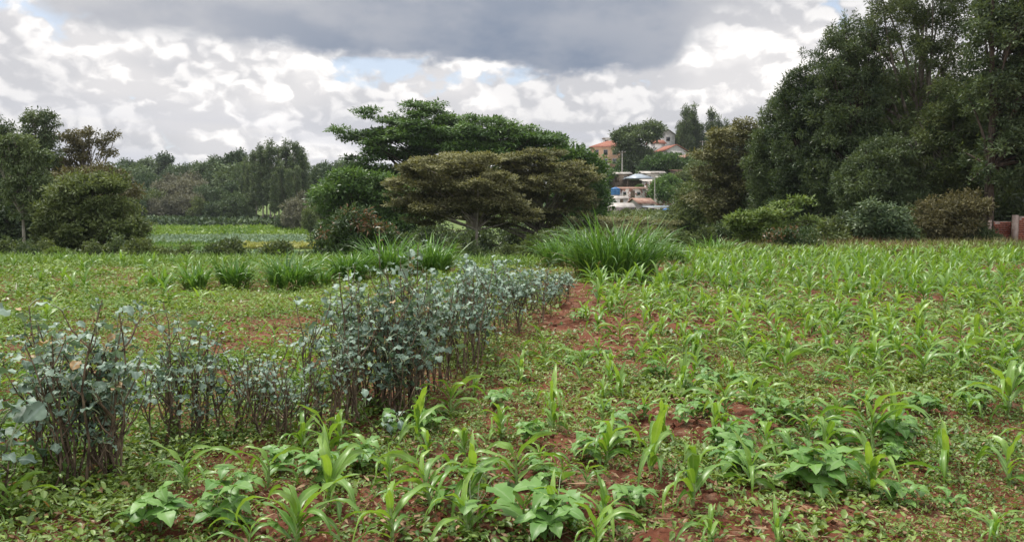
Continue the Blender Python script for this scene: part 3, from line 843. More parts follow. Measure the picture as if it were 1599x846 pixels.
    # --- bushes at the foot of the right-hand trees
    hero_tree('pale_bush', 'bush of pale drooping leaves at the foot of the dark right-hand trees', 'bush', 1375, 37.5,
              [(1365, 330, 24, 16), (1390, 340, 26, 18), (1360, 355, 24, 18), (1395, 362, 28, 16), (1375, 345, 34, 22)], M_pale, M_bark, 130, 62, 0.34, (0.24, 0.08), 1.4, 0.06, 25, 101, horiz=0.4, droop=0.3)
    hero_tree('bright_shrub', 'bright green feathery shrub with a branch reaching right towards the dark trees', 'bush', 1195, 37,
              [(1160, 345, 24, 12), (1195, 338, 28, 10), (1225, 325, 24, 8), (1250, 315, 14, 6), (1170, 360, 26, 14), (1205, 355, 24, 10), (1262, 345, 16, 5)], M_bright, M_bark, 120, 58, 0.34, (0.2, 0.075), 1.4, 0.06, 40, 102, horiz=0.5, flat=0.5)
    hero_tree('reddish_shrub', 'low shrub with brown and reddish leaves below the bright green shrub', 'bush', 1230, 34,
              [(1215, 372, 26, 14), (1245, 368, 26, 14), (1225, 388, 34, 10), (1260, 385, 22, 10)], M_mango, M_bark, 110, 50, 0.25, (0.13, 0.05), 0.9, 0.04, 25, 103, third=0.35)
    hero_tree('brown_shrub', 'brownish twiggy shrub beside the brick wall', 'bush', 1490, 38.5,
              [(1470, 330, 36, 22), (1505, 325, 34, 26), (1490, 352, 48, 18), (1440, 350, 26, 16)], M_eucbr, M_bark, 170, 55, 0.4, (0.2, 0.06), 1.6, 0.06, 60, 104)
    hero_tree('dark_bush', 'dark low bush at the left of the bright green shrub', 'bush', 1140, 40,
              [(1140, 365, 28, 18), (1120, 372, 26, 14), (1160, 372, 30, 16)], M_dark, M_bark, 110, 60, 0.35, (0.2, 0.08), 1.2, 0.05, 20, 105)
    hero_tree('dark_bush', 'rough green bush at the left side of the large napier clump', 'bush', 850, 27,
              [(850, 380, 26, 14), (835, 395, 24, 12), (875, 372, 30, 10)], M_olive, M_bark, 110, 50, 0.25, (0.14, 0.055), 0.9, 0.04, 20, 106)


    # low shrubs that tie the tree lines to the ground
    sh = []
    for sd, mt in ((111, M_dark), (112, M_olive), (113, M_eucbr), (114, M_bright)):
        c, C = crown_mesh('crown', mt, [(0, 0, .45, .7, .6, .42), (.45, .1, .35, .5, .5, .35), (-.5, 0, .3, .5, .5, .3), (.1, 0, .85, .35, .35, .3)], 70, 60, 0.22, (0.16, 0.055), seed=sd, plume=22)
        sh.append((c, trunk_mesh('trunk', M_bark, .8, .03, C, 22, sd)))
    spots = [(1295, 38, 1.2, 1), (1318, 39, 1.4, 0), (1345, 38, .8, 2), (1420, 38.5, 1.1, 1), (1445, 38, .8, 2), (1415, 40, 1.6, 0), (1530, 38, 1.0, 0), (1545, 37.5, .6, 1), (1565, 41, 2.2, 0), (1590, 41.5, 2.4, 0), (1625, 41, 2.4, 0), (1660, 41, 2.2, 0), (1180, 38, 1.1, 0), (1095, 36, .9, 1), (1060, 33, .8, 1),
             (15, 33, 1.0, 1), (40, 31, .8, 0), (65, 32, .9, 1), (92, 30.5, .7, 3), (150, 31, .8, 1), (185, 32, 1.0, 0), (215, 31, .9, 1), (240, 32, .8, 3), (265, 31, .6, 1), (290, 33, .8, 1), (700, 32, .8, 1), (740, 33, .9, 0), (790, 32, .8, 1), (640, 33, 1.1, 0)]
    kinds = ('dark', 'olive', 'brownish', 'bright green')
    for k in range(4):
        row = sorted(q for q in spots if q[3] == k)
        for i, (px, Y, s_, _) in enumerate(row):
            tree('low_shrub', ORD[i] + ' from the left of the low ' + kinds[k] + ' shrubs at the foot of the trees', 'bush', foot(px, Y), *sh[k], px * .7, s_, 'low shrubs along the field edge')


build_trees()


# ------------------------------------------------------------------ napier grass
def napier(px, py, h, rad, n, label, seed, spread=0.9, tilt=0.35, dry=0.08, group='clumps of tall napier grass'):
    base = ground(px, py)
    rg = np.random.default_rng(seed)
    t = thing('napier_grass', label, 'grass clump', base, 0, group)
    def blades(n, mat, name, hs, el_lo, el_hi, dr, W, dryset=False):
        a = rg.uniform(0, 2 * np.pi, n); r = rad * np.sqrt(rg.uniform(0, 1, n))
        x, y = r * np.cos(a), r * np.sin(a) * 0.8
        zz = np.array([gz(base.x + q, base.y + w) - base.z for q, w in zip(x, y)]) - 0.02
        zz = zz + rg.uniform(0, 0.3, n) * h * (0 if dryset else 1)
        az = a + rg.normal(0, 0.8, n)
        el = np.radians(rg.uniform(el_lo, el_hi, n)) - tilt * (r / rad) * 0.6
        L = h * hs * rg.uniform(0.4, 1.3, n)
        V, Q, mid, m = straps(np.stack([x, y, zz], -1), az, el, rg.uniform(*dr, n), L, W * rg.uniform(0.7, 1.3, n), 6, 0.35, 0, rg.normal(0, 0.5, n), 'grass', rg, 1.7)
        tint = np.repeat(np.clip(rg.normal(0.5, 0.25, n), 0, 1), m)
        obj(name, mesh(name, V, Q, mat, None, {'tint': tint, 'mid': mid}), t)
    blades(n, M_napier, 'blades', spread, 64, 92, (0.5, 2.1), 0.045)
    blades(int(n * dry * 1.6) + 6, M_dryblade, 'dry_blades', 0.7, 40, 75, (1.2, 2.6), 0.03, True)
    return t


napier(960, 438, 1.42, 0.95, 800, 'biggest napier grass clump, arching dark green blades, at the middle of the field', 201)
napier(892, 418, 1.05, 0.8, 420, 'pale green napier clump directly left of the biggest clump', 202)
napier(1030, 410, 0.85, 0.8, 260, 'looser napier clump directly right of the biggest clump', 203)
napier(1115, 400, 0.8, 0.8, 200, 'short napier clump in front of the dark low bush', 204)
napier(452, 453, 0.8, 0.45, 330, 'dark-centred napier clump in the row left of the kale', 205)
napier(305, 457, 0.65, 0.22, 150, 'small upright napier tuft, leftmost of the row', 206)
napier(366, 452, 0.7, 0.3, 200, 'small napier tuft between the leftmost tuft and the dark-centred clump', 207)
napier(545, 440, 0.75, 0.4, 280, 'tall napier clump behind the left end of the dense kale', 208)
napier(610, 434, 1.0, 0.6, 380, 'tall napier clump half hidden behind the tallest kale', 209)
napier(672, 430, 1.0, 0.5, 330, 'tall napier clump at the right end of the row behind the kale', 210)
napier(500, 448, 0.5, 0.25, 110, 'low napier clump between the dark-centred clump and the tall row', 211)
napier(250, 450, 0.4, 0.3, 90, 'very short napier tuft left of the small upright tuft', 212)


# ------------------------------------------------------------------ kale
def kale_leaf_mesh(seed):
    rg = np.random.default_rng(seed)
    A = Acc()
    pl, L, W = 0.06 * rg.uniform(0.7, 1.5), 0.085, 0.062 * rg.uniform(0.8, 1.2)
    el0, droop = np.radians(rg.uniform(5, 55)), rg.uniform(0.6, 1.9)
    n = 7
    s = np.linspace(0, 1, n)
    S = np.linspace(0, 1, 10)
    th = el0 - droop * S ** 1.2
    tot = pl + L
    ds = tot / 9
    X = np.concatenate([[0], np.cumsum(np.cos(th[:-1]) * ds)]); Z = np.concatenate([[0], np.cumsum(np.sin(th[:-1]) * ds)])
    f = pl / tot
    pf = np.linspace(0, f, 4)
    P = np.stack([np.interp(pf, S, X), 0 * pf, np.interp(pf, S, Z)], -1)
    V, Q = tube(P, np.linspace(0.004, 0.0028, 4), 4); A.add(V, Q, mi=1)
    bf = f + (1 - f) * s
    cx, cz = np.interp(bf, S, X), np.interp(bf, S, Z)
    tt = np.interp(bf, S, th)
    prof = np.array([0.18, 0.62, 0.92, 1.0, 0.86, 0.58, 0.08])
    rows = np.array([-1, -0.55, 0, 0.55, 1])
    ph = rg.uniform(0, 6.28, 2)
    V = []; mid = []
    for i in range(n):
        for r_ in rows:
            lob = 1 + (0.16 * math.sin(i * 2.4 + ph[0 if r_ < 0 else 1]) if abs(r_) == 1 else 0)
            yv = 0.5 * W * prof[i] * r_ * lob
            up = 0.22 * abs(yv) + (0.010 * math.sin(i * 2.1 + ph[0] + r_ * 2) if abs(r_) > 0.9 else 0) + rg.normal(0, 0.0015)
            V.append((cx[i] - up * math.sin(tt[i]), yv, cz[i] + up * math.cos(tt[i])))
            mid.append(1.0 if r_ == 0 else 0.35 if abs(r_) < 1 else 0.0)
    Q = [(i * 5 + j, i * 5 + j + 1, i * 5 + j + 6, i * 5 + j + 5) for i in range(n - 1) for j in range(4)]
    A.add(V, Q, mid=np.array(mid), tint=rg.uniform(0.25, 0.75))
    return A


KL = [kale_leaf_mesh(300 + i) for i in range(10)]
KLM = [a.build('kale_leaf', [M_kale, M_petiole], True) for a in KL]
_yl = kale_leaf_mesh(333); _yl.A['tint'] = [np.ones_like(q) for q in _yl.A['tint']]
KLY = _yl.build('kale_yellow_leaf', [M_kale, M_petiole], True)


def rot_leaf(az, tilt, roll=0.0):
    return Matrix.Rotation(az, 3, 'Z') @ Matrix.Rotation(-tilt, 3, 'Y') @ Matrix.Rotation(roll, 3, 'X')


def kale(px, py, top, label, seed, n_stem=3, leaves=9, side=3, separate=True, group=None, ls=1.0, splay=0.25, base=None, yellow=0):
    """woody kale plant: brown stems, leaf rosettes near the top"""
    rr = random.Random(seed)
    base = base or ground(px + rr.gauss(0, 7), py + rr.gauss(0, 5))
    H = (at(px, top, base.y).z - base.z) * 1.07
    t = thing('kale_plant', label, 'kale plant', base, 0, group)
    FL = Acc(); nleaf = 0
    for k in range(n_stem):
        A = Acc()
        h = H * (rr.uniform(0.82, 1.16) if k == 0 else rr.uniform(0.5, 0.95))
        a = rr.uniform(0, 6.28); lean = rr.uniform(0.03, splay) * h
        x0, y0 = rr.uniform(-.05, .05), rr.uniform(-.05, .05)
        s = np.linspace(0, 1, 8)
        wob = np.cumsum(np.array([[rr.gauss(0, .016), rr.gauss(0, .016)] for _ in s]), 0)
        P = np.stack([x0 + math.cos(a) * lean * s ** 1.5 + wob[:, 0], y0 + math.sin(a) * lean * s ** 1.5 + wob[:, 1], -0.04 + (h + 0.02) * s], -1)
        V, Q = tube(P, np.linspace(rr.uniform(.005, .011), .0035, 8), 5); A.add(V, Q)
        at_s = lambda q: Vector([float(np.interp(q, s, P[:, j])) for j in range(3)])
        spots = [(at_s(1 - 0.30 * rr.random() ** 1.3), rr.uniform(0, 6.28)) for _ in range(max(4, leaves - 2))]
        for _ in range(side):                      # side shoots lower down
            q0 = rr.uniform(0.3, 0.8); p0 = at_s(max(q0, 0.42 if rr.random() < .7 else 0)); aa = rr.uniform(0, 6.28); l2 = rr.uniform(.08, .28)
            p1 = p0 + Vector((math.cos(aa) * l2 * .6, math.sin(aa) * l2 * .6, l2))
            V, Q = tube([p0, (p0 + p1) / 2 + Vector((math.cos(aa) * .02, math.sin(aa) * .02, 0)), p1], [.005, .004, .003], 4); A.add(V, Q)
            spots += [(p1 + Vector((rr.gauss(0, .012), rr.gauss(0, .012), -rr.uniform(0, .03))), rr.uniform(0, 6.28)) for _ in range(rr.randint(2, 4))]
        obj('stem', A.build('stem', M_kstem, True), t)
        for p, az in spots:
            tilt = rr.uniform(-.4, .9); sc_ = ls * rr.choice((.5, .7, .85, 1.0, 1.15, 1.4)) * rr.uniform(.85, 1.1)
            M = rot_leaf(az, tilt, rr.gauss(0, .4))
            nleaf += 1
            if separate:
                me = KLY if (yellow and nleaf % yellow == 3) else KLM[rr.randrange(10)]
                o = obj('leaf', me, t, p, M.to_euler(), sc_)
            else:
                K = KL[rr.randrange(10)]
                V = np.concatenate(K.V) @ np.array(M).T * sc_ + np.array(p)
                FL.add(V, np.concatenate(K.Q), tint=np.concatenate(K.A['tint']) + rr.uniform(-.2, .2), mid=np.concatenate(K.A['mid']))
    if not separate:
        obj('foliage', FL.build('foliage', M_kale, True), t)
    return t


def build_kale():
    s = 400
    def run(lst, lab, group, **kw):
        nonlocal s
        for (px, py, top) in lst:
            s += 1
            k = sorted(q[0] for q in lst).index(px)
            kale(px, py, top, ORD[k] + ' plant from the left ' + lab, s, group=group, **kw)
    kale(20, 800, 640, 'kale plant nearest the camera at the left edge, big pale blue leaves', 391, n_stem=2, leaves=8, side=4, ls=1.5, splay=0.5)
    kale(-25, 745, 520, 'kale plant cut by the left photo edge, dark top leaves', 392, n_stem=3, leaves=9, side=4, ls=1.25)
    kale(632, 632, 382, 'tallest kale plant, dry flower stalk top above the dense kale clump', 393, n_stem=3, leaves=8, side=5, splay=0.12, ls=0.9, yellow=24)
    kale(478, 668, 482, 'lone tall kale plant with bare brown stem between the two kale clumps', 394, n_stem=2, leaves=6, side=5, splay=0.08, ls=0.8)
    kale(600, 686, 632, 'tiny kale sprout at the foot of the dense clump', 395, n_stem=2, leaves=5, side=1, ls=0.8)
    run([(80, 752, 550), (97, 742, 500), (120, 760, 500), (140, 748, 495), (165, 758, 515), (185, 745, 540), (110, 770, 585), (62, 735, 570), (150, 765, 600), (132, 735, 510), (172, 738, 525)],
        'in the dense dark kale clump at the left edge', 'kale clump at the left edge', n_stem=4, leaves=12, side=3, ls=0.7, yellow=170)
    run([(250, 700, 560), (262, 690, 515), (278, 684, 505), (300, 690, 512), (322, 684, 545), (290, 700, 600), (272, 675, 535), (345, 690, 560)],
        'in the thin bare-stemmed kale group', 'thin kale group', n_stem=4, leaves=8, side=2, ls=0.6)
    run([(365, 688, 548), (388, 682, 560), (410, 690, 575), (432, 680, 535), (455, 688, 590), (500, 672, 560), (520, 665, 540), (545, 660, 530), (470, 678, 600), (425, 670, 550), (400, 672, 565)],
        'in the low middle stretch of the kale row', 'low kale in the middle of the row', n_stem=4, leaves=7, side=2, ls=0.52)
    run([(540, 645, 460), (560, 630, 440), (575, 640, 430), (592, 636, 455), (608, 645, 470), (622, 640, 440), (645, 638, 445), (655, 626, 420), (668, 622, 430), (680, 610, 420), (598, 622, 405), (570, 618, 425), (640, 615, 410), (690, 605, 455), (705, 596, 440), (525, 620, 470), (660, 640, 520), (615, 650, 540), (548, 655, 520)],
        'in the dense tall brown-stemmed middle kale clump', 'dense tall kale clump', n_stem=5, leaves=11, side=3, splay=0.18, ls=0.72, yellow=170)
    run([(718, 588, 440), (730, 575, 432), (745, 565, 430), (735, 550, 425), (760, 555, 436), (772, 545, 428), (750, 535, 422), (788, 535, 425), (800, 522, 424), (780, 515, 420), (815, 515, 430), (828, 505, 425), (810, 498, 422), (845, 498, 428), (855, 488, 432), (835, 485, 424), (868, 480, 434), (700, 560, 425), (715, 545, 420), (690, 570, 425), (880, 470, 432), (862, 465, 428), (770, 500, 420), (740, 515, 418), (803, 480, 420)],
        'in the far end of the kale row', 'kale at the far end of the row', n_stem=4, leaves=9, side=3, separate=False, ls=0.85)


build_kale()


# ------------------------------------------------------------------ maize
def maize_leaf_mesh(kind, seed):
    rg = np.random.default_rng(seed)
    A = Acc()
    el, dr, L, W = {'up': (rg.uniform(62, 82), rg.uniform(0.7, 2.6), 0.29, 0.040), 'arch': (rg.uniform(46, 68), rg.uniform(2.0, 3.2), 0.42, 0.041), 'low': (rg.uniform(22, 48), rg.uniform(1.2, 2.4), 0.31, 0.038)}[kind]
    V, Q, mid, m = straps([(0, 0, 0)], 0, np.radians(el), dr, L * rg.uniform(.85, 1.15), W * rg.uniform(.85, 1.2), 10, 0.4, 0.22, rg.normal(0, .9), 'maize', rg, 1.6)
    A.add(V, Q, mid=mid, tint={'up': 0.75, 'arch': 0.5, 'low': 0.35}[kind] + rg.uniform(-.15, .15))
    return A


ML = {k: [maize_leaf_mesh(k, 500 + 10 * j + i) for i in range(6)] for j, k in enumerate(('up', 'arch', 'low'))}
MLM = {k: [a.build('maize_leaf', M_maize, True) for a in v] for k, v in ML.items()}
_s = Acc(); _s.add(*tube([(0, 0, -.04), (0.004, 0, .05), (0, .004, .11), (0, 0, .17)], [.011, .010, .009, .005], 6))
MSTEM = _s.build('maize_stem', M_mstem, True)


def maize_plan(rr):
    """[(kind, variant, z on the stem, azimuth, scale)] of one plant"""
    a0 = rr.uniform(0, 6.28); out = []
    n = rr.randint(8, 11)
    for i in range(n):
        f = i / (n - 1)
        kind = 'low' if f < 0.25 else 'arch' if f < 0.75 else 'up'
        out.append((kind, rr.randrange(6), 0.015 + 0.145 * f, a0 + math.pi * i + rr.gauss(0, .35), rr.uniform(.75, 1.15)))
    return out


def maize_joined(seed):
    rr = random.Random(seed); A = Acc()
    for kind, v, z, az, s in maize_plan(rr):
        K = ML[kind][v]
        V = np.concatenate(K.V) * s; c, n = math.cos(az), math.sin(az)
        V = np.stack([V[:, 0] * c - V[:, 1] * n, V[:, 0] * n + V[:, 1] * c, V[:, 2] + z], -1)
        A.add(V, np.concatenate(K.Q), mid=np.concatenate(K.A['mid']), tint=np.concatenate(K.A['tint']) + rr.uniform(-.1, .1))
    A.add(*tube([(0, 0, -.04), (0, 0, .17)], [.011, .006], 5), tint=0.8)
    return A


def maize_plant(loc, h, seed, label, group=None):
    """separate leaves; h = full height in metres (standard plant is 0.40)"""
    rr = random.Random(seed)
    t = thing('maize_plant', label, 'maize plant', loc, 0, group, h / 0.40)
    t.rotation_euler = (rr.gauss(0, .09), rr.gauss(0, .09), 0)
    obj('stem', MSTEM, t)
    for kind, v, z, az, s in maize_plan(rr):
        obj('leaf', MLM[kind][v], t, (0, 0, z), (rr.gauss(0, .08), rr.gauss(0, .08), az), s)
    return t


def kale_line(x, y):
    """signed metres right of the kale row"""
    return x - np.interp(y, [3.5, 4.6, 5.6, 6.4, 7.5, 9, 11.5, 14, 18, 27, 40], [-1.9, -2.0, -1.65, -0.75, -0.35, -0.15, 0.55, 1.05, 1.3, 1.6, 2.0])


SHORT = {0: 'yellow-green maize seedling', 1: 'maize beside the lone tall kale', 4: 'maize with one broad upright leaf', 5: 'maize below the broad upright leaf', 7: 'maize left of the squash leaves',
         10: 'tall maize right of the squash leaves', 11: 'maize with curled leaves in bare soil', 12: 'short maize at the dense kale foot', 13: 'tiny maize in bare soil beside kale', 15: 'largest foreground maize',
         16: 'bright maize behind the largest maize', 18: 'stout bright maize', 19: 'maize with symmetric drooping leaves', 20: 'maize in the mid right bare patch', 22: 'dark-leaved maize in mid field',
         23: 'bright maize at the right edge', 24: 'bottom right corner maize', 25: 'bottom-edge maize left of the mound', 28: 'bottom left corner maize', 31: 'bottom-edge maize right of the mound', 32: 'bottom-edge maize below bare soil', 34: 'mid-field maize near the right edge', 29: 'maize in the thick green patch'}
MARKS = []


def build_maize():
    heroes = [
        (292, 772, 92, 'yellow-green maize seedling right of the dense left kale clump'),
        (470, 705, 62, 'maize plant at the foot of the kale row beside the lone tall kale'),
        (528, 700, 66, 'maize plant with arching leaves below the dense kale clump'),
        (418, 772, 80, 'maize plant with wide drooping leaves, left of the upright-leaved one'),
        (512, 792, 112, 'maize plant with one broad leaf held straight up'),
        (462, 852, 120, 'maize plant at the bottom edge below the broad upright leaf'),
        (612, 850, 110, 'maize plant at the bottom edge left of the lobed squash leaves'),
        (672, 796, 104, 'maize plant between the upright-leaved one and the lobed squash leaves'),
        (728, 785, 104, 'maize plant rising behind the lobed squash leaves'),
        (608, 760, 70, 'low maize plant behind the bottom centre group'),
        (805, 758, 96, 'tall maize plant right of the lobed squash leaves'),
        (783, 690, 62, 'maize plant with curled leaves in the bare soil strip'),
        (660, 662, 52, 'short maize plant beside the foot of the dense kale clump'),
        (740, 620, 36, 'small maize plant in the bare soil just right of the kale'),
        (1015, 745, 100, 'maize plant just left of the largest foreground maize'),
        (1080, 792, 126, 'largest foreground maize plant above the red soil mound'),
        (1172, 640, 58, 'bright maize plant behind the largest foreground maize'),
        (1200, 715, 72, 'maize plant left of the broad-leaved bean clump'),
        (1362, 705, 104, 'stout bright maize plant behind the broad-leaved bean clump'),
        (1476, 745, 92, 'maize plant with symmetric drooping leaves right of the bean clump'),
        (1322, 585, 62, 'maize plant in the bare patch at mid right'),
        (1225, 590, 66, 'tall maize plant at the left of the mid right bare patch'),
        (1140, 548, 56, 'maize plant with dark leaves in the middle of the right field'),
        (1572, 650, 92, 'bright maize plant at the right edge of the photo'),
        (1552, 858, 58, 'maize leaf tip rising at the bottom right corner'),
        (930, 852, 84, 'maize plant at the bottom edge left of the red soil mound'),
        (915, 768, 50, 'small maize plant behind the bottom edge maize left of the mound'),
        (1610, 720, 84, 'maize plant cut by the right photo edge'),
        (20, 815, 90, 'maize plant with a long arching leaf in the bottom left corner'),
        (940, 668, 60, 'maize plant in the thick green patch left of the largest maize'),
        (1005, 655, 50, 'maize plant in the green patch behind the largest foreground maize'),
        (1215, 850, 60, 'maize plant at the bottom edge right of the red soil mound'),
        (385, 860, 70, 'maize plant at the bottom edge below the bare soil'),
        (1300, 668, 62, 'maize plant behind and left of the stout bright maize'),
        (1530, 545, 46, 'maize plant near the right edge above the bright one'),
    ]
    placed = []
    for i, (px, py, hp, lab) in enumerate(heroes):
        p = ground(px, py)
        if py > 800: p = ground(px, py)
        h = hp / F * math.hypot(p.y, EYE) * 1.12
        maize_plant(p, h, 600 + i, lab)
        placed.append((p.x, p.y))
    P = np.array(placed)
    MARKS.extend((px, py, SHORT[i]) for i, (px, py, hp, lab) in enumerate(heroes) if SHORT.get(i))
    # the sown plants: jittered rows
    rg = np.random.default_rng(77)
    cand = []
    for y in np.arange(3.9, 31, 0.58):
        for x in np.arange(-4 , 32, 0.36):
            xx = x + rg.normal(0, 0.11); yy = y + rg.normal(0, 0.10)
            cand.append((xx, yy, rg.uniform()))
    C = np.array(cand)
    d = kale_line(C[:, 0], C[:, 1])
    C = C[(d > 0.45) & (np.abs(C[:, 0]) < C[:, 1] * 0.74)]
    nap = ground(960, 436)
    C = C[np.hypot(C[:, 0] - nap.x, C[:, 1] - nap.y) > 1.5]
    C = C[~((C[:, 1] > 19.5) & (C[:, 0] < 4.5 + (C[:, 1] - 19) * 0.18))]
    pat = fbm(C[:, 0] * 0.55, C[:, 1] * 0.4, 3, 44)
    keep = C[:, 2] < np.interp(pat, [0.32, 0.5, 0.62], [0.25, 0.9, 1.0]) * np.interp(C[:, 1], [4, 7, 12], [0.85, 1.0, 1.0])
    C = C[keep]
    far = np.array([np.min(np.hypot(P[:, 0] - q[0], P[:, 1] - q[1])) > 0.28 for q in C])
    C = C[far]
    # thin line of maize on the far side of the kale and within the left field
    L = np.array([(x + rg.normal(0, .2), y + rg.normal(0, .2), rg.uniform()) for y in np.arange(7, 25, 0.9) for x in np.arange(-14, 3, 0.8)])
    L = L[(kale_line(L[:, 0], L[:, 1]) < -1.3) & (np.abs(L[:, 0]) < L[:, 1] * 0.72) & (L[:, 2] < 0.22)]
    C = np.concatenate([C, L])
    C = C[np.argsort(C[:, 1])]
    near, mid, rest = C[:110], C[110:265], C[265:]
    nt = []
    for i, q in enumerate(near):
        p = Vector((q[0], q[1], gz(q[0], q[1])))
        h = rnd.uniform(0.22, 0.44)
        nt.append(maize_plant(p, h, 700 + i, 'young maize plant', 'maize plants in the near field'))
    label_by_landmark(nt, MARKS, 'small maize plant')
    JM = [maize_joined(800 + i) for i in range(14)]
    JMM = [a.build('maize_plant', M_maize, True) for a in JM]
    for i, q in enumerate(mid):
        o = obj('maize_plant', JMM[i % 14], None, (q[0], q[1], gz(q[0], q[1])), (rnd.gauss(0, .1), rnd.gauss(0, .1), rnd.uniform(0, 6.28)), rnd.uniform(0.75, 1.3))
        tag(o, 'small maize plant in the middle distance of the field, short of the big napier clump', 'maize plant', 'maize plants in the middle distance')
    # beyond 300: one sheet of low-detail plants
    n = len(rest)
    k = 7
    az = (rg.uniform(0, 6.28, (n, 1)) + np.arange(k)[None] * math.pi + rg.normal(0, .4, (n, k))).ravel()
    el = np.radians(np.tile(np.linspace(38, 82, k), n)) + rg.normal(0, .1, n * k)
    dr = np.tile(np.linspace(1.6, 1.0, k), n) * rg.uniform(.7, 1.4, n * k)
    hs = np.repeat(rg.uniform(0.8, 1.3, n), k)
    zb = np.array([gz(a, b) for a, b in rest[:, :2]])
    B = np.stack([np.repeat(rest[:, 0], k), np.repeat(rest[:, 1], k), np.repeat(zb, k) + np.tile(np.linspace(.02, .16, k), n) * hs], -1)
    V, Q, mdd, m = straps(B, az, el, dr, 0.36 * hs * rg.uniform(.8, 1.2, n * k), 0.062 * hs, 5, 0.35, 0.0, rg.normal(0, .4, n * k), 'maize', rg)
    tint = np.repeat(np.clip(np.repeat(rg.normal(.5, .15, n), k) + np.tile(np.linspace(-.15, .25, k), n), 0, .94), m)
    o = obj('far_maize', mesh('far_maize', V, Q, M_maize, None, {'tint': tint, 'mid': mdd}, smooth=True))
    tag(o, 'dense green maize covering the far right part of the field', 'maize', None, 'stuff')
    return C


MAIZE = build_maize()


# ------------------------------------------------------------------ beans and squash
def heart_leaf(L, W, seed, lobed=False):
    """broad leaf blade, petiole end at the origin, heading +X"""
    rg = np.random.default_rng(seed)
    s = np.linspace(0, 1, 7)
    prof = np.array([0.35, 0.9, 1.0, 0.86, 0.62, 0.34, 0.03]) if not lobed else np.array([0.45, 1.0, 0.62, 0.92, 0.5, 0.42, 0.03])
    back = np.array([-0.12, -0.02, 0, 0, 0, 0, 0])
    rows = [-1, -.5, 0, .5, 1]
    V = []; mid = []
    dr = rg.uniform(0.2, 0.7)
    for i, q in enumerate(s):
        for r_ in rows:
            x = L * (q + back[i] * abs(r_)); y = .5 * W * prof[i] * r_
            z = -dr * L * q * q * .8 + .18 * abs(y) + (.05 * L * math.sin(i * 1.9 + r_ + seed) if abs(r_) == 1 else 0)
            V.append((x, y, z)); mid.append(1.0 if r_ == 0 else .3 if abs(r_) < 1 else 0)
    Q = [(i * 5 + j, i * 5 + j + 1, i * 5 + j + 6, i * 5 + j + 5) for i in range(6) for j in range(4)]
    return np.array(V), Q, np.array(mid)


def bean_leaf(seed, lobed=False):
    """trifoliate leaf (or one lobed squash leaf) on its stalk"""
    rg = np.random.default_rng(seed); A = Acc()
    pl = 0.07 if not lobed else 0.12
    A.add(*tube([(0, 0, 0), (pl * .35, 0, pl * .7), (pl * .8, 0, pl)], [.0025, .002, .002], 4), mi=1)
    if lobed:
        V, Q, md = heart_leaf(.15, .17, seed, True)
        A.add(V + np.array([pl * .7, 0, pl]), Q, mid=md, tint=rg.uniform(.4, .8))
    else:
        for az, o in ((0, .02), (1.9, 0), (-1.9, 0)):
            V, Q, md = heart_leaf(.10, .082, seed + int(az * 10) + 50)
            c, n = math.cos(az), math.sin(az)
            V = np.stack([V[:, 0] * c - V[:, 1] * n + pl * .8 + o, V[:, 0] * n + V[:, 1] * c, V[:, 2] + pl], -1)
            A.add(V, Q, mid=md, tint=rg.uniform(.3, .8))
    return A.build('bean_leaf', [M_bean, M_petiole], True)


BLM = [bean_leaf(900 + i) for i in range(8)]
SLM = [bean_leaf(950 + i, True) for i in range(4)]


def bean_plant(loc, label, seed, n=11, size=1.0, group=None, lobed=False, name='bean_plant', cat='bean plant'):
    rr = random.Random(seed)
    t = thing(name, label, cat, loc, rr.uniform(0, 6.28), group, size)
    H = 0.17
    for k in range(3):
        a = k * 2.1 + rr.uniform(-.5, .5)
        P = [(0, 0, -.03), (math.cos(a) * .02, math.sin(a) * .02, H * .5), (math.cos(a) * .06, math.sin(a) * .06, H)]
        obj('stem', mesh('stem', *tube(P, [.004, .003, .002], 4), M_petiole, smooth=True), t)
    for i in range(n):
        f = i / max(1, n - 1)
        r_ = rr.uniform(0.0, .07)
        a = i * 2.4 + rr.uniform(-.4, .4)
        obj('leaf', rr.choice(SLM if lobed else BLM), t, (math.cos(a) * r_, math.sin(a) * r_, H * (0.15 + .75 * f)), (rr.gauss(0, .15), rr.gauss(0, .2), a), rr.uniform(.7, 1.15))
    return t


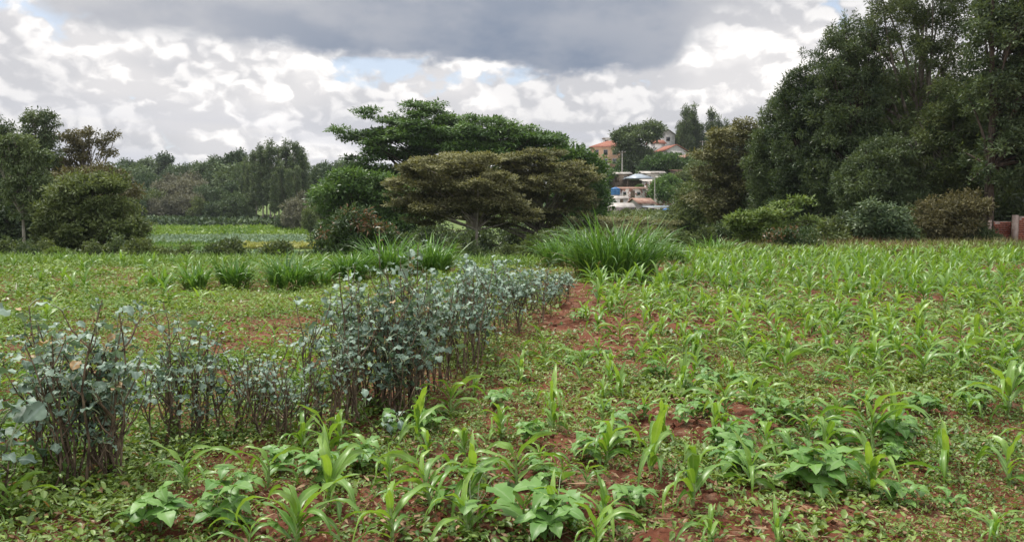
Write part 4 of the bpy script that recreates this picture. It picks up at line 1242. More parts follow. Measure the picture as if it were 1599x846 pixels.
def build_beans():
    H = [(1275, 770, 1.35, 'broad-leaved bean clump between the largest and the stout bright maize', 16),
         (1150, 742, 1.0, 'bean plant tucked between the largest maize and the bean clump', 12),
         (1135, 705, 1.0, 'bean plant behind the largest foreground maize', 11),
         (1400, 700, 1.1, 'bean plant under the stout bright maize', 12),
         (1410, 790, 0.8, 'thin bean plant right of the broad-leaved clump', 7),
         (1445, 645, 1.0, 'bean plant behind the symmetric maize', 11),
         (1520, 640, 0.9, 'bean plant left of the bright maize at the right edge', 9),
         (1235, 660, 1.0, 'bean plant in the green patch behind the bean clump', 10),
         (960, 700, 1.0, 'bean plant at the left of the largest maize group', 10),
         (1100, 650, 0.9, 'bean plant in the mid field behind the largest maize', 10),
         (500, 760, 1.0, 'bean plant among the maize at bottom left of centre', 11),
         (440, 742, 0.9, 'bean plant under the wide drooping maize', 9),
         (830, 700, 0.9, 'bean plant beside the curled maize in the bare strip', 10),
         (350, 825, 1.1, 'bean plant at the bottom left below the yellow-green seedling', 11),
         (250, 835, 1.1, 'bean plant in the bottom left corner right of the arching maize leaf', 11),
         (860, 835, 1.1, 'bean plant at the bottom edge right of the squash leaves', 11),
         (570, 740, 0.9, 'bean plant behind the broad upright maize leaf', 9),
         (1590, 600, 1.0, 'bean plant at the right edge behind the bright maize', 10),
         (1345, 640, 0.9, 'bean plant just behind the stout bright maize', 10),
         (980, 800, 0.8, 'small bean plant left of the largest maize foot', 8)]
    for i, (px, py, s, lab, n) in enumerate(H):
        bean_plant(ground(px, py), lab, 1000 + i, n + 3, s * .85)
    bean_plant(ground(735, 815), 'squash seedling with large pointed lobed leaves between the maize', 1100, 7, 1.05, None, True, 'squash_plant', 'squash plant')
    bean_plant(ground(870, 815), 'squash seedling with lobed leaves near the bottom centre', 1101, 6, 0.9, None, True, 'squash_plant', 'squash plant')
    rg = np.random.default_rng(5)
    n = 0
    bt = []
    while n < 70:
        y = rg.uniform(4.2, 12); x = rg.uniform(-.7, .7) * y
        if kale_line(x, y) < 0.3 or fbm(x * .55, y * .4, 3, 44) < 0.44: continue
        n += 1
        bt.append(bean_plant((x, y, gz(x, y)), 'small bean plant', 1200 + n, 8, rg.uniform(.45, .75), 'small bean plants between the maize'))
    label_by_landmark(bt, MARKS, 'small bean plant')


build_beans()


# ------------------------------------------------------------------ ground cover (nobody could count it)
def scatter(n, r0, r1, a0, a1, rg):
    r = np.sqrt(rg.uniform(r0 ** 2, r1 ** 2, n)); a = np.radians(rg.uniform(a0, a1, n))
    return r * np.sin(a), r * np.cos(a)


def build_cover():
    rg = np.random.default_rng(99)
    A = Acc(); B = Acc()
    for r0, r1, dens, size in ((2.6, 6, 700, 1.0), (6, 10, 380, 1.2), (10, 17, 150, 1.6), (17, 27, 62, 2.3), (27, 42, 26, 3.3)):
        area = math.pi * (r1 ** 2 - r0 ** 2) * 92 / 360
        n = int(area * dens)
        x, y = scatter(n, r0, r1, -46, 46, rg)
        d = kale_line(x, y)
        adeg = np.degrees(np.arctan2(x, y))
        pat = fbm(x * .8 + 5, y * .8 + 3, 3, 61)
        pr = np.interp(pat, [.33, .41, .47], [.06, .5, 1.0])
        pr = np.where(d < -0.6, np.interp(pat, [.28, .40], [.35, 1.0]), pr)          # left field: closed cover
        pr = np.where(y < 5.2, np.maximum(pr, 0.4), pr)
        pr *= np.where(np.abs(d - 0.35) < 0.45, 0.7, 1.0)
        pr *= np.where(y > 27 + 14 * sstep(1, 6, adeg), 0.0, 1.0)
        ok = rg.uniform(0, 1, n) < pr
        x, y, d = x[ok], y[ok], d[ok]; n = len(x)
        z = terrain(x, y) + micro(x, y)
        k = 6
        hgt = (rg.uniform(.01, .055, n) + 0.05 * (rg.uniform(0, 1, n) < 0.12)) * size ** 0.6
        hgt = np.where((d > -1.1) & (d < 0.1) & (y < 16), hgt + rg.uniform(0, .22, n) * rg.uniform(0, 1, n), hgt)
        left = d < -0.8
        hgt = np.where(left, hgt * 1.7, hgt)
        az = rg.uniform(0, 6.28, (n, k)); el = rg.uniform(-.25, .9, (n, k))
        D = np.stack([np.cos(az) * np.cos(el), np.sin(az) * np.cos(el), np.sin(el)], -1).reshape(-1, 3)
        S = unit(np.stack([-np.sin(az), np.cos(az), rg.normal(0, .35, (n, k))], -1).reshape(-1, 3))
        sp = fbm(x * 1.3 + 40, y * 1.3, 2, 15)          # patches of small- and broad-leaved weeds
        sp_s = np.interp(sp, [.35, .65], [.7, 1.3])
        ln = (np.repeat(rg.uniform(.018, .042, n) * sp_s, k) * rg.uniform(.6, 1.3, n * k)) * size
        spread = 0.03 * size
        Pp = np.stack([np.repeat(x, k) + rg.normal(0, spread, n * k), np.repeat(y, k) + rg.normal(0, spread, n * k), np.repeat(z, k) + (np.repeat(hgt, k) * rg.uniform(.1, 1, n * k))], -1)
        grass = np.repeat(rg.uniform(0, 1, n) < 0.22, k)
        W = np.where(grass, ln * .22, ln * rg.uniform(.5, .8, n * k)); ln = np.where(grass, ln * 1.7, ln)
        near = r1 <= 10
        vp = 6 if near else 4
        V, Q = leaves6(Pp, D, S, ln, W, .25) if near else cards(Pp, D, S, ln, W, .06)
        t = np.clip(np.repeat(rg.normal(.5, .2, n) + (fbm(x * .9, y * .9 + 70, 2, 25) - .5) * .9, k) + rg.normal(0, .15, n * k), 0, .94)
        t = np.where(rg.uniform(0, 1, n * k) < .05, 1.0, t)
        lf = np.repeat(left, k)
        fl = lf & (rg.uniform(0, 1, n * k) < .008)
        tl = np.where(fl, 1.0, np.minimum(t, .94))
        v4 = V.reshape(-1, vp, 3)
        q = lambda c: Q[:c * (2 if near else 1)]
        A.add(v4[~lf].reshape(-1, 3), q((~lf).sum()), tint=np.repeat(t[~lf], vp))
        B.add(v4[lf].reshape(-1, 3), q(lf.sum()), tint=np.repeat(tl[lf], vp))
    tag(obj('weeds', A.build('weeds', M_weed)), 'low small-leaved weeds covering the soil between the maize', 'weeds', None, 'stuff')
    tag(obj('ground_cover_crop', B.build('ground_cover_crop', M_green)), 'low leafy green crop with white specks left of the kale row', 'crop', None, 'stuff')
    # straw and dry stalks
    n = 15000
    r = rg.uniform(2.7, 18, n); a = np.radians(rg.uniform(-46, 46, n)); x, y = r * np.sin(a), r * np.cos(a)
    pat = fbm(x * .8 + 5, y * .8 + 3, 3, 61)
    ok = (rg.uniform(0, 1, n) < np.interp(pat, [.35, .55], [1, .25])) & (kale_line(x, y) > -1.2)
    x, y = x[ok], y[ok]; n = len(x)
    r = np.hypot(x, y)
    az = rg.uniform(0, 6.28, n); el = rg.normal(.05, .12, n)
    D = np.stack([np.cos(az) * np.cos(el), np.sin(az) * np.cos(el), np.sin(el)], -1)
    S = unit(np.stack([-np.sin(az), np.cos(az), rg.normal(0, .4, n)], -1))
    ln = rg.uniform(.02, .11, n) * np.where(rg.uniform(0, 1, n) < .06, 2.4, 1)
    V, Q = cards(np.stack([x, y, terrain(x, y) + micro(x, y) + rg.uniform(.012, .04, n)], -1), D, S, ln, rg.uniform(.005, .020, n) * np.interp(r, [3, 20], [1.0, 2.4]) * np.where(rg.uniform(0, 1, n) < .05, 2.2, 1), .03)
    tag(obj('straw_litter', mesh('straw_litter', V, Q, M_straw, None, {'tint': np.repeat(rg.uniform(0, 1, n), 4)})), 'dry stalks and straw scattered on the red soil', 'straw', None, 'stuff')
    # clods
    n = 9000
    x, y = scatter(n, 2.8, 14, -46, 46, rg)
    u = np.array([(0, 0, 1), (1, 0, 0), (0, 1, 0), (-1, 0, 0), (0, -1, 0), (0, 0, -1)], float)
    T0 = np.array([(0, 1, 2), (0, 2, 3), (0, 3, 4), (0, 4, 1), (5, 2, 1), (5, 3, 2), (5, 4, 3), (5, 1, 4)])
    rad = rg.uniform(.006, .024, n) * np.where(rg.uniform(0, 1, n) < .06, 1.9, 1)
    V = (u[None] * rg.uniform(.55, 1.2, (n, 6, 1)) + rg.normal(0, .18, (n, 6, 3))) * rad[:, None, None] + np.stack([x, y, terrain(x, y) + micro(x, y) + rad * .25], -1)[:, None]
    T = (np.arange(n) * 6)[:, None, None] + T0[None]
    tag(obj('soil_clods', mesh('soil_clods', V, None, M_soil, T, {'green': np.zeros(n * 6)})), 'crumbly red soil clods lying between the weeds', 'clods', None, 'stuff')
    # verge grass along the foot of the right-hand trees and the valley lip
    n = 26000
    px = rg.uniform(1000, 1700, n); yy = rg.uniform(30.5, 41.5, n)
    xx = (px - 799.5) / F * yy
    zz = terrain(xx, yy)
    V, Q, md, m = straps(np.stack([xx, yy, zz], -1), rg.uniform(0, 6.28, n), np.radians(rg.uniform(55, 90, n)), rg.uniform(.2, 1.3, n), rg.uniform(.2, .75, n) * (0.4 + 0.9 * fbm(xx * .4, yy * .4, 2, 8)), .03, 3, .3, 0, 0, 'grass', rg)
    cl = fbm(xx * .25, yy * .25, 2, 88)
    tint = np.clip(rg.normal(.25, .2, n) + (cl - .35) * 1.3, 0, .94); tint = np.where((rg.uniform(0, 1, n) < .3) & (cl > .52), 1, tint)
    tag(obj('verge_grass', mesh('verge_grass', V, Q, M_verge, None, {'tint': np.repeat(tint, m), 'mid': md})), 'tan and green long grass along the foot of the right-hand trees', 'grass', None, 'stuff')
    n = 16000
    yy = rg.uniform(23.5, 33, n); xx = rg.uniform(-.72, .12, n) * yy
    zz = terrain(xx, yy)
    V, Q, md, m = straps(np.stack([xx, yy, zz], -1), rg.uniform(0, 6.28, n), np.radians(rg.uniform(50, 88, n)), rg.uniform(.4, 1.6, n), rg.uniform(.15, .5, n), .035, 3, .3, 0, 0, 'grass', rg)
    tag(obj('field_edge_grass', mesh('field_edge_grass', V, Q, M_green, None, {'tint': np.repeat(np.clip(rg.normal(.45, .22, n), 0, .94), m), 'mid': md})), 'green grass on the lip of the field above the valley', 'grass', None, 'stuff')


build_cover()


def crop_strip(name, label, Y0, Y1, X0, X1, n, L, W, mat, seed, h=0.3, tl=(0.5, .2)):
    rg = np.random.default_rng(seed)
    y = rg.uniform(Y0, Y1, n); x = rg.uniform(X0, X1, n) * y
    y = y + (fbm(x * .07, y * 0.03, 2, seed) - .5) * 7
    z = terrain(x, y)
    az = rg.uniform(0, 6.28, n); el = rg.uniform(.1, 1.2, n)
    D = np.stack([np.cos(az) * np.cos(el), np.sin(az) * np.cos(el), np.sin(el)], -1)
    S = unit(np.stack([-np.sin(az), np.cos(az), rg.normal(0, .4, n)], -1))
    V, Q = cards(np.stack([x, y, z + rg.uniform(0, h, n)], -1), D, S, L * rg.uniform(.6, 1.3, n), W * rg.uniform(.6, 1.3, n), .08)
    t = np.clip(rg.normal(*tl, n) + (fbm(x * .15, y * .15, 2, 4) - .5), 0, .94)
    tag(obj(name, mesh(name, V, Q, mat, None, {'tint': np.repeat(t, 4)})), label, 'crop', None, 'stuff')


M_cab = leaf_mat('cabbage_leaf', (0.12, 0.20, 0.12), (0.28, 0.37, 0.25), 0.15, 0.6, 0.2)
M_yel = leaf_mat('yellow_green_leaf', (0.22, 0.27, 0.07), (0.42, 0.42, 0.15), 0.2, 0.6, 0.2)
crop_strip('valley_grass', 'bright green grassy strip at the far side of the valley', 128, 158, -.50, -.2, 9000, .7, .3, M_green, 1, .5, (.6, .2))
crop_strip('valley_crop', 'pale blue-green vegetable strip across the valley floor', 104, 124, -.50, -.26, 9000, .5, .35, M_cab, 2)
crop_strip('valley_crop', 'yellow-green crop strip right of the low dark bush in the valley', 94, 101, -.34, -.22, 2500, .5, .35, M_yel, 3)
crop_strip('valley_crop', 'dark green crop strip in the middle of the valley', 84, 100, -.50, -.37, 7000, .5, .3, M_green, 4, .3, (.3, .2))
crop_strip('valley_crop', 'pale vegetable strip at the near side of the valley', 62, 80, -.50, -.2, 9000, .45, .3, M_cab, 5, .3, (.35, .2))
crop_strip('valley_undergrowth', 'dark scrub along the foot of the wood across the valley', 156, 172, -.56, -.16, 9000, 1.0, .5, M_far, 6, 1.6)
crop_strip('verge_weeds', 'low leafy weeds mixed into the grass before the right-hand trees', 30, 40, .16, .75, 9000, .22, .1, M_weed, 12, .3)
crop_strip('hill_undergrowth', 'scrub between the huts on the lower hill', 100, 132, .05, .42, 16000, .6, .3, M_olive, 7, .5)
crop_strip('hill_undergrowth', 'dense green undergrowth on the slope between the houses', 150, 235, .04, .36, 22000, .8, .4, M_far, 8, .5)
crop_strip('hollow_undergrowth', 'shaded undergrowth in the hollow beneath the central trees', 34, 60, -.30, .20, 22000, .42, .18, M_olive, 9, .7, (.35, .2))
crop_strip('wood_undergrowth', 'dark undergrowth beneath the tall trees on the right', 42, 62, .28, .85, 22000, .42, .18, M_dark, 10, 1.3, (.4, .2))
crop_strip('wood_undergrowth', 'dark undergrowth beneath the left group of trees', 36, 60, -.80, -.48, 14000, .36, .16, M_olive, 11, .9, (.35, .2))


# ------------------------------------------------------------------ buildings
def plaster(name, c, d=0.75):
    return solid_mat(name, tuple(q * d for q in c), c, 1.6, 0.9, 0.1, bump=0.1)


M_orange = plaster('orange_plaster', (0.42, 0.27, 0.18))
M_white = plaster('white_plaster', (0.66, 0.64, 0.62))
M_mauve = plaster('grey_mauve_plaster', (0.34, 0.29, 0.30))
M_stone = solid_mat('brown_stone', (0.13, 0.10, 0.075), (0.24, 0.19, 0.14), 3, 0.9, bump=0.4)
M_tile = solid_mat('red_roof_tile', (0.24, 0.09, 0.06), (0.36, 0.16, 0.11), 2.5, 0.8, 0.2, bump=0.3)
M_iron = solid_mat('weathered_iron_sheet', (0.34, 0.31, 0.28), (0.52, 0.48, 0.44), 1.2, 0.55, 0.4, metal=0.2)
M_rust = solid_mat('rusty_iron_sheet', (0.22, 0.11, 0.08), (0.36, 0.23, 0.17), 1.3, 0.7, 0.3, metal=0.1)
M_blueiron = solid_mat('pale_blue_iron_sheet', (0.27, 0.32, 0.37), (0.40, 0.44, 0.48), 1.2, 0.5, 0.4, metal=0.2)
M_blue = solid_mat('blue_plastic', (0.03, 0.13, 0.34), (0.06, 0.20, 0.44), 3, 0.5, 0.4)
M_glass = solid_mat('window_glass', (0.03, 0.035, 0.04), (0.07, 0.075, 0.08), 3, 0.15, 0.6)
M_concrete = solid_mat('concrete', (0.33, 0.31, 0.28), (0.50, 0.48, 0.44), 5, 0.85, 0.2)
M_wood = solid_mat('weathered_wood', (0.12, 0.085, 0.06), (0.25, 0.19, 0.14), 8, 0.85, 0.2, stretch=(1, 1, .2))
M_patch = solid_mat('patched_iron_wall', (0.26, 0.12, 0.09), (0.62, 0.58, 0.54), 1.3, 0.7, 0.3, lo=.42, hi=.5)
M_dkmetal = solid_mat('dark_blue_grey_sheet', (0.05, 0.06, 0.075), (0.10, 0.115, 0.14), 2.0, 0.6, 0.3)
M_wire = solid_mat('wire', (0.03, 0.03, 0.03), (0.05, 0.05, 0.05), 3)


def box_v(x0, x1, y0, y1, z0, z1):
    V = [(x, y, z) for z in (z0, z1) for (x, y) in ((x0, y0), (x1, y0), (x1, y1), (x0, y1))]
    Q = [(0, 1, 5, 4), (1, 2, 6, 5), (2, 3, 7, 6), (3, 0, 4, 7), (4, 5, 6, 7), (3, 2, 1, 0)]
    return V, Q


def part_box(name, parent, mat, *b):
    V, Q = box_v(*b)
    return obj(name, mesh(name, V, Q, mat), parent)


def slab_roof(parent, w, d, z, rise, mat, kind='gable', over=0.4, th=0.1, axis='x'):
    """roof over a w x d plan; gable ridge along x or y, hip or mono pitch; corrugated sheets get ridges"""
    hw, hd = w / 2 + over, d / 2 + over
    A = Acc()
    def sheet(c):   # four corners low->high, thickened
        c = np.array(c, float); n = np.cross(c[1] - c[0], c[3] - c[0]); n /= np.linalg.norm(n)
        if n[2] < 0: n = -n
        V = np.concatenate([c, c + n * th])
        A.add(V, [(0, 1, 2, 3), (4, 5, 6, 7), (0, 1, 5, 4), (1, 2, 6, 5), (2, 3, 7, 6), (3, 0, 4, 7)])
    if kind == 'gable' and axis == 'x':
        sheet([(-hw, -hd, z), (hw, -hd, z), (hw, 0, z + rise), (-hw, 0, z + rise)])
        sheet([(hw, hd, z), (-hw, hd, z), (-hw, 0, z + rise), (hw, 0, z + rise)])
    elif kind == 'gable':
        sheet([(-hw, hd, z), (-hw, -hd, z), (0, -hd, z + rise), (0, hd, z + rise)])
        sheet([(hw, -hd, z), (hw, hd, z), (0, hd, z + rise), (0, -hd, z + rise)])
    elif kind == 'mono':
        sheet([(-hw, -hd, z), (hw, -hd, z), (hw, hd, z + rise), (-hw, hd, z + rise)])
    else:
        k = max(0.05, hw - hd)
        sheet([(-hw, -hd, z), (hw, -hd, z), (k, 0, z + rise), (-k, 0, z + rise)])
        sheet([(hw, hd, z), (-hw, hd, z), (-k, 0, z + rise), (k, 0, z + rise)])
        sheet([(-hw, hd, z), (-hw, -hd, z), (-k, 0, z + rise), (-k, 0.01, z + rise)])
        sheet([(hw, -hd, z), (hw, hd, z), (k, 0.01, z + rise), (k, 0, z + rise)])
    return obj('roof', A.build('roof', mat), parent)


def gable_wall(parent, w, d, z, rise, mat, axis):
    V, T = [], []
    for s in (-1, 1):
        if axis == 'x':
            V += [(s * w / 2, -d / 2, z), (s * w / 2, d / 2, z), (s * w / 2, 0, z + rise * .97)]
        else:
            V += [(-w / 2, s * d / 2, z), (w / 2, s * d / 2, z), (0, s * d / 2, z + rise * .97)]
    obj('gable_wall', mesh('gable_wall', V, None, mat, [(0, 1, 2), (3, 4, 5)]), parent)


def house(name, label, px, Y, py_base, w, d, h, rise, wall, roof, kind='gable', axis='x', rz=0.0, windows=(), door=None, over=0.35, cat='house', below=4.0):
    p = at(px, py_base, Y)
    t = thing(name, label, cat, p, rz)
    part_box('wall', t, wall, -w / 2, w / 2, -d / 2, d / 2, -below, h)
    if kind == 'gable':
        gable_wall(t, w, d, h, rise, wall, axis)
    slab_roof(t, w, d, h + 0.02, rise, roof, kind, over, 0.1, axis)
    for (wx, wz, ww, wh) in windows:
        f = part_box('window', t, M_white if wall is not M_white else M_wood, wx - ww / 2 - .08, wx + ww / 2 + .08, -d / 2 - .06, -d / 2 - .003, wz - .08, wz + wh + .08)
        part_box('pane', f, M_glass, wx - ww / 2, wx + ww / 2, -d / 2 - .09, -d / 2 - .063, wz, wz + wh)
    if door:
        dx, dw, dh = door
        part_box('door', t, M_wood, dx - dw / 2, dx + dw / 2, -d / 2 - .06, -d / 2 - .003, 0, dh)
    return t


def build_village():
    o = house('orange_house', 'orange two-storey house with red tiled hip roof on the hill', 952, 215, 262, 9.5, 8, 5.2, 1.9, M_orange, M_tile, 'hip', rz=-.25,
              windows=[(-3, 3.2, 1, 1.3), (-.6, 3.2, 1, 1.3), (1.8, 3.2, 1, 1.3), (-3, .8, 1, 1.3), (-.6, .8, 1, 1.3), (1.8, .8, 1, 1.3), (3.9, 3.2, .8, 1.3)])
    w = house('white_house', 'tall white house with grey gable roof at the top of the hill', 1036, 236, 232, 4.5, 6, 3.6, 1.7, M_white, M_concrete, 'gable', 'y', .25, windows=[(0, 2.0, 1, 1)])
    house('white_house', 'white house with red tiled gable roof right of the wind-swept tree', 1046, 222, 252, 6.4, 7, 2.6, 1.7, M_white, M_tile, 'gable', 'y', .3, windows=[(-1.4, 1.0, 1, 1.1), (1.2, 1.0, 1, 1.1)])
    house('mauve_house', 'low grey-mauve house with pale red gable roof below the white house', 1069, 208, 266, 4.2, 5, 2.6, 1.3, M_mauve, M_rust, 'gable', 'y', .35, door=(0, .9, 2))
    house('red_roofed_annex', 'small annex with red roof tucked behind the wind-swept tree', 1024, 228, 240, 4, 4, 2.6, 1.2, M_white, M_tile, 'gable', 'x', .2)
    # roof tank of the orange house
    p = at(950, 226, 217)
    t = thing('roof_water_tank', 'white boxy structure on the roof of the orange house', 'roof room', p)
    part_box('wall', t, M_white, -1.5, 1.5, -1, 1, -0.8, 1.6)
    f = part_box('window', t, M_wood, -1.1, -.1, -1.05, -1.003, .3, 1.2)
    part_box('pane', f, M_glass, -1.0, -.2, -1.08, -1.053, .38, 1.12)
    part_box('roof', t, M_concrete, -1.7, 1.7, -1.2, 1.2, 1.602, 1.75)
    # stone store
    house('stone_store', 'plain brown stone store below the grey-mauve house', 1062, 182, 283, 4.6, 4, 2.3, .3, M_stone, M_rust, 'mono', windows=[(1, 1.1, .6, .5)])
    # pavilion
    p = at(996, 292, 166)
    t = thing('pavilion', 'open pavilion with pale blue hip roof in the middle of the hill', 'pavilion', p)
    for sx in (-2.4, 2.4):
        for sy in (-1.8, 1.8):
            part_box('post', t, M_wood, sx - .08, sx + .08, sy - .08, sy + .08, -2, 1.65)
    part_box('low_wall', t, M_stone, -2.2, 2.2, 1.4, 1.6, -2, 1.5)
    slab_roof(t, 4.9, 3.7, 1.66, .95, M_blueiron, 'hip', .5)
    house('long_shed', 'long low shed with pale iron roof right of the pavilion', 1030, 158, 299, 6.5, 3, 1.9, .5, M_patch, M_iron, 'mono', door=(-1, .9, 1.7))
    house('patched_hut', 'patchy white and rusty iron-sheet hut below the pavilion', 985, 150, 312, 5.2, 3.2, 2.0, .35, M_patch, M_rust, 'mono', windows=[(-1.4, .9, .5, .5), (1.2, .9, .5, .5)], door=(.1, .8, 1.7))
    house('iron_hut', 'low hut with wide pale iron roof at the bottom of the village', 965, 134, 335, 5.0, 3.4, 1.15, .75, M_mauve, M_iron, 'mono', over=.25, windows=[(1.2, .35, .6, .5)])
    house('rusty_roofed_hut', 'hut with rusty red gable roof beside the wide pale roof', 1001, 137, 336, 3.2, 3.2, 1.9, .95, M_concrete, M_rust, 'gable', 'x', .45, door=(.5, .8, 1.6), windows=[(-.8, .9, .5, .5)])
    house('flat_roofed_shop', 'flat pale-roofed kiosk with white counter near the concrete pole', 1024, 135, 336, 4.2, 2.4, 1.35, .15, M_white, M_blueiron, 'mono', over=.3, door=(.9, .7, 1.2), windows=[(-1.1, .5, 1.2, .6)])
    house('white_lean_to', 'small pale lean-to roof between the blue tank and the pale iron roof', 966, 142, 318, 3.0, 2, .9, .35, M_white, M_iron, 'mono', door=(.4, .6, .8))

    house('grey_hut', 'grey iron-roofed hut just left of the pavilion', 968, 170, 285, 4.2, 3, 1.7, .5, M_stone, M_iron, 'mono', windows=[(1, .7, .6, .5)], door=(-.8, .8, 1.5))
    house('grey_hut', 'pale-roofed hut up the slope behind the pavilion', 1018, 178, 283, 5.0, 3, 1.6, .5, M_concrete, M_iron, 'gable', 'x', .1, windows=[(-1, .6, .6, .5), (1.2, .6, .6, .5)])
    house('grey_hut', 'brown-walled hut with grey roof under the round green tree', 1044, 166, 292, 4.6, 3, 1.7, .5, M_stone, M_concrete, 'mono', windows=[(1, .7, .6, .5)], door=(-.9, .8, 1.5))
    house('grey_hut', 'small rusty-roofed hut right of the thin concrete pole', 1036, 146, 313, 3.4, 2.6, 1.7, .45, M_patch, M_rust, 'mono', door=(.3, .8, 1.5))

    def tank(label, px, py, Y, w, h):
        p = at(px, py, Y)
        t = thing('blue_water_tank', label, 'water tank', p)
        n = 14; A = Acc()
        prof = [(0, 0), (1, 0), (1, .28), (.96, .3), (1, .32), (1, .6), (.96, .62), (1, .64), (1, .86), (.55, .97), (0, 1)]
        V = [(w / 2 * r_ * math.cos(k * 2 * math.pi / n), w / 2 * r_ * math.sin(k * 2 * math.pi / n), h * z) for r_, z in prof for k in range(n)]
        Q = [(i * n + k, i * n + (k + 1) % n, (i + 1) * n + (k + 1) % n, (i + 1) * n + k) for i in range(len(prof) - 1) for k in range(n)]
        obj('tank_body', mesh('tank_body', V, Q, M_blue, smooth=False), t)
        part_box('stand', t, M_concrete, -w * .55, w * .55, -w * .55, w * .55, -2.5, -.01)
        V2 = [(w * .14 * math.cos(k * 2 * math.pi / n), w * .14 * math.sin(k * 2 * math.pi / n), z) for z in (h * .985, h * 1.04) for k in range(n)]
        obj('lid', mesh('lid', V2 + [(0, 0, h * 1.04)], [(k, (k + 1) % n, n + (k + 1) % n, n + k) for k in range(n)], M_blue, [(n + k, n + (k + 1) % n, 2 * n) for k in range(n)]), t)
    tank('blue water tank left of the patchy hut', 961, 305, 147, 1.7, 1.45)
    tank('small blue water tank at the right end of the flat-roofed kiosk', 1040, 336, 132, 1.1, 1.15)

    def pole(label, px, top, Y, r_=.13, arm=True, mat=M_concrete):
        b = foot(px, Y); H = at(px, top, Y).z - b.z
        t = thing('utility_pole', label, 'utility pole', b)
        V, Q = tube([(0, 0, -.3), (0, 0, H * .5), (0, 0, H)], [r_, r_ * .85, r_ * .7], 8)
        obj('shaft', mesh('shaft', V, Q, mat, smooth=True), t)
        if arm:
            a = part_box('crossarm', t, M_wood, -.75, .75, -.14, -.04, H - .35, H - .23)
            for k in (-.6, 0, .6):
                V, Q = tube([(k, -.09, H - .23), (k, -.09, H - .12), (k, -.09, H - .06)], [.05, .07, .03], 6)
                obj('insulator', mesh('insulator', V, Q, M_white), a)
        return Vector((b.x, b.y, b.z + H - .1))
    P1 = pole('tall pale pole below the orange house', 970, 236, 172, .17)
    P2 = pole('shorter pole with a lamp arm left of the tall pale pole', 945, 262, 158)
    P3 = pole('thin concrete pole in front of the huts', 1021, 268, 141, .11)
    P4 = pole('pole standing against the conifers on the right of the hill', 1094, 220, 200, .17)
    P5 = pole('pole beside the grey-mauve house', 1078, 250, 203, .15)

    def wire(label, a, b2, sag):
        s = np.linspace(0, 1, 13)[:, None]
        Pt = np.array(a) * (1 - s) + np.array(b2) * s
        Pt[:, 2] -= sag * 4 * (s * (1 - s))[:, 0]
        V, Q = tube(Pt, .022, 4)
        tag(obj('power_wire', mesh('power_wire', V, Q, M_wire)), label, 'wire')
    wire('drooping wire from the lamp-arm pole towards the trees on its left', P2, tuple(at(880, 285, 150)), 1.0)
    wire('wire between the thin concrete pole and the tall pale pole', P1, P3, .9)
    wire('wire from the thin concrete pole to the pole by the grey-mauve house', P3, P5, 1.2)
    wire('wire between the lamp-arm pole and the tall pale pole', P2, P1, .5)


build_village()


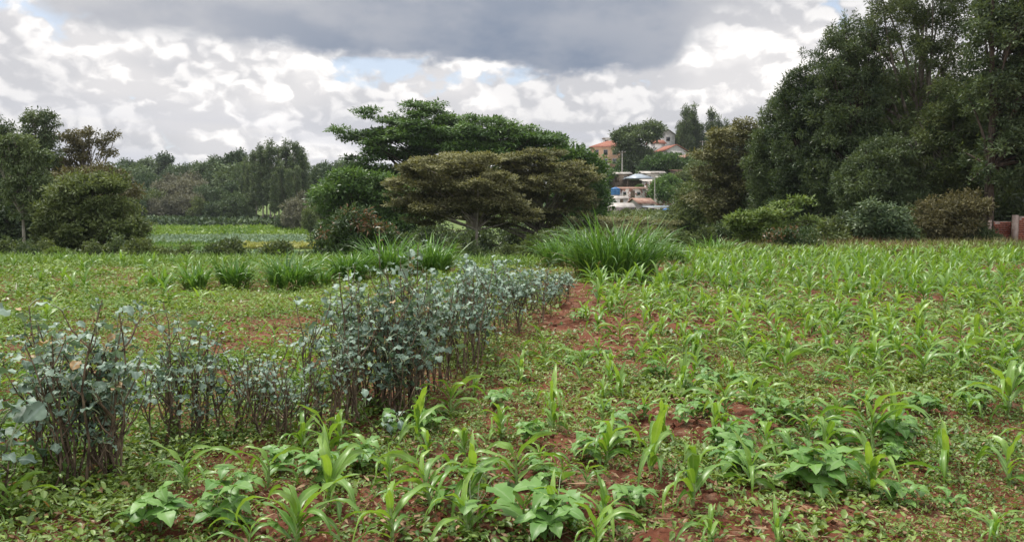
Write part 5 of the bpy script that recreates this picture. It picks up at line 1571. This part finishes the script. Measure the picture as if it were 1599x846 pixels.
# ------------------------------------------------------------------ brick wall at the right edge
def build_brick_wall():
    rg = np.random.default_rng(3)
    M_brick = solid_mat('red_brick', (0.20, 0.055, 0.035), (0.36, 0.12, 0.075), 2.0, 0.85, 0.15)
    M_mortar = solid_mat('pale_mortar', (0.30, 0.22, 0.19), (0.46, 0.37, 0.33), 3.0, 0.9, 0.1)
    for (xa, xb, top, Y, lab) in ((1543, 1581, 345, 38.6, 'lower section of the broken red brick wall beside the dark trunk'), (1584, 1660, 337, 38.2, 'higher section of the red brick wall at the right photo edge')):
        a = at(xa, 375, Y); b2 = at(xb, 375, Y)
        z0 = gz(a.x, a.y)
        H = at(xa, top, Y).z - z0; W = b2.x - a.x
        t = thing('brick_wall', lab, 'brick wall', (a.x, a.y, z0), 0.12)
        part_box('mortar_core', t, M_mortar, 0.012, W - .012, .012, .17, -.3, H - .02)
        part_box('pier', t, M_mortar, -.02, .14, -.03, .2, -.3, H + .04)
        A = Acc(); ch = 0.105; cl = 0.26
        nz = int((H) / ch)
        for i in range(nz):
            x = .21 - (cl / 2 if i % 2 else 0)
            while x < W:
                xa_, xb_ = max(x, .205), min(x + cl - .02, W)
                if xb_ - xa_ > .04 and not (i == nz - 1 and rg.uniform() < .35):
                    o = rg.uniform(0, .012)
                    V, Q = box_v(xa_, xb_, -o, .185, i * ch, i * ch + ch - .022); A.add(V, Q)
                x += cl
        br = obj('bricks', A.build('bricks', M_brick), t); br['kind'] = 'stuff'


build_brick_wall()

# ------------------------------------------------------------------ red soil mound at the bottom edge
def build_mound():
    p = ground(1040, 852)
    n, m = 12, 28
    V = []
    for i in range(n + 1):
        for j in range(m):
            r_ = i / n * .17; a = j * 2 * math.pi / m
            x, y = r_ * math.cos(a) * 1.25, r_ * math.sin(a)
            z = .075 * (1 - (i / n) ** 2) ** 1.2 + (float(fbm((p.x + x) * 22, (p.y + y) * 22, 3, 2)) - .5) * .04 - .012
            V.append((x, y, z))
    Q = [(i * m + j, (i + 1) * m + j, (i + 1) * m + (j + 1) % m, i * m + (j + 1) % m) for i in range(n) for j in range(m)]
    o = obj('soil_mound', mesh('soil_mound', V, Q, M_soil, None, {'green': np.zeros(len(V))}, smooth=True), None, p)
    tag(o, 'small bare mound of red soil at the bottom edge below the largest maize', 'soil mound')


build_mound()
# ------------------------------------------------------------------ thin moist air over the whole place
def build_haze():
    mt = bpy.data.materials.new('haze'); mt.use_nodes = True
    t = mt.node_tree; t.nodes.clear()
    b = NB(t)
    out = b.node('ShaderNodeOutputMaterial')
    v = b.node('ShaderNodeVolumePrincipled')
    v.inputs['Color'].default_value = (0.86, 0.92, 1.0, 1)
    v.inputs['Density'].default_value = 0.00015
    v.inputs['Anisotropy'].default_value = 0.3
    t.links.new(v.outputs[0], out.inputs['Volume'])
    V, Q = box_v(-2600, 2600, -2600, 2600, -9, 62)
    o = obj('haze', mesh('haze', V, Q, mt))
    tag(o, 'thin pale haze in the air over the whole valley', 'haze', None, 'stuff')


build_haze()
print('objects', len(bpy.data.objects), 'tris', sum(len(m.loops) - 2 * len(m.polygons) for m in bpy.data.meshes))
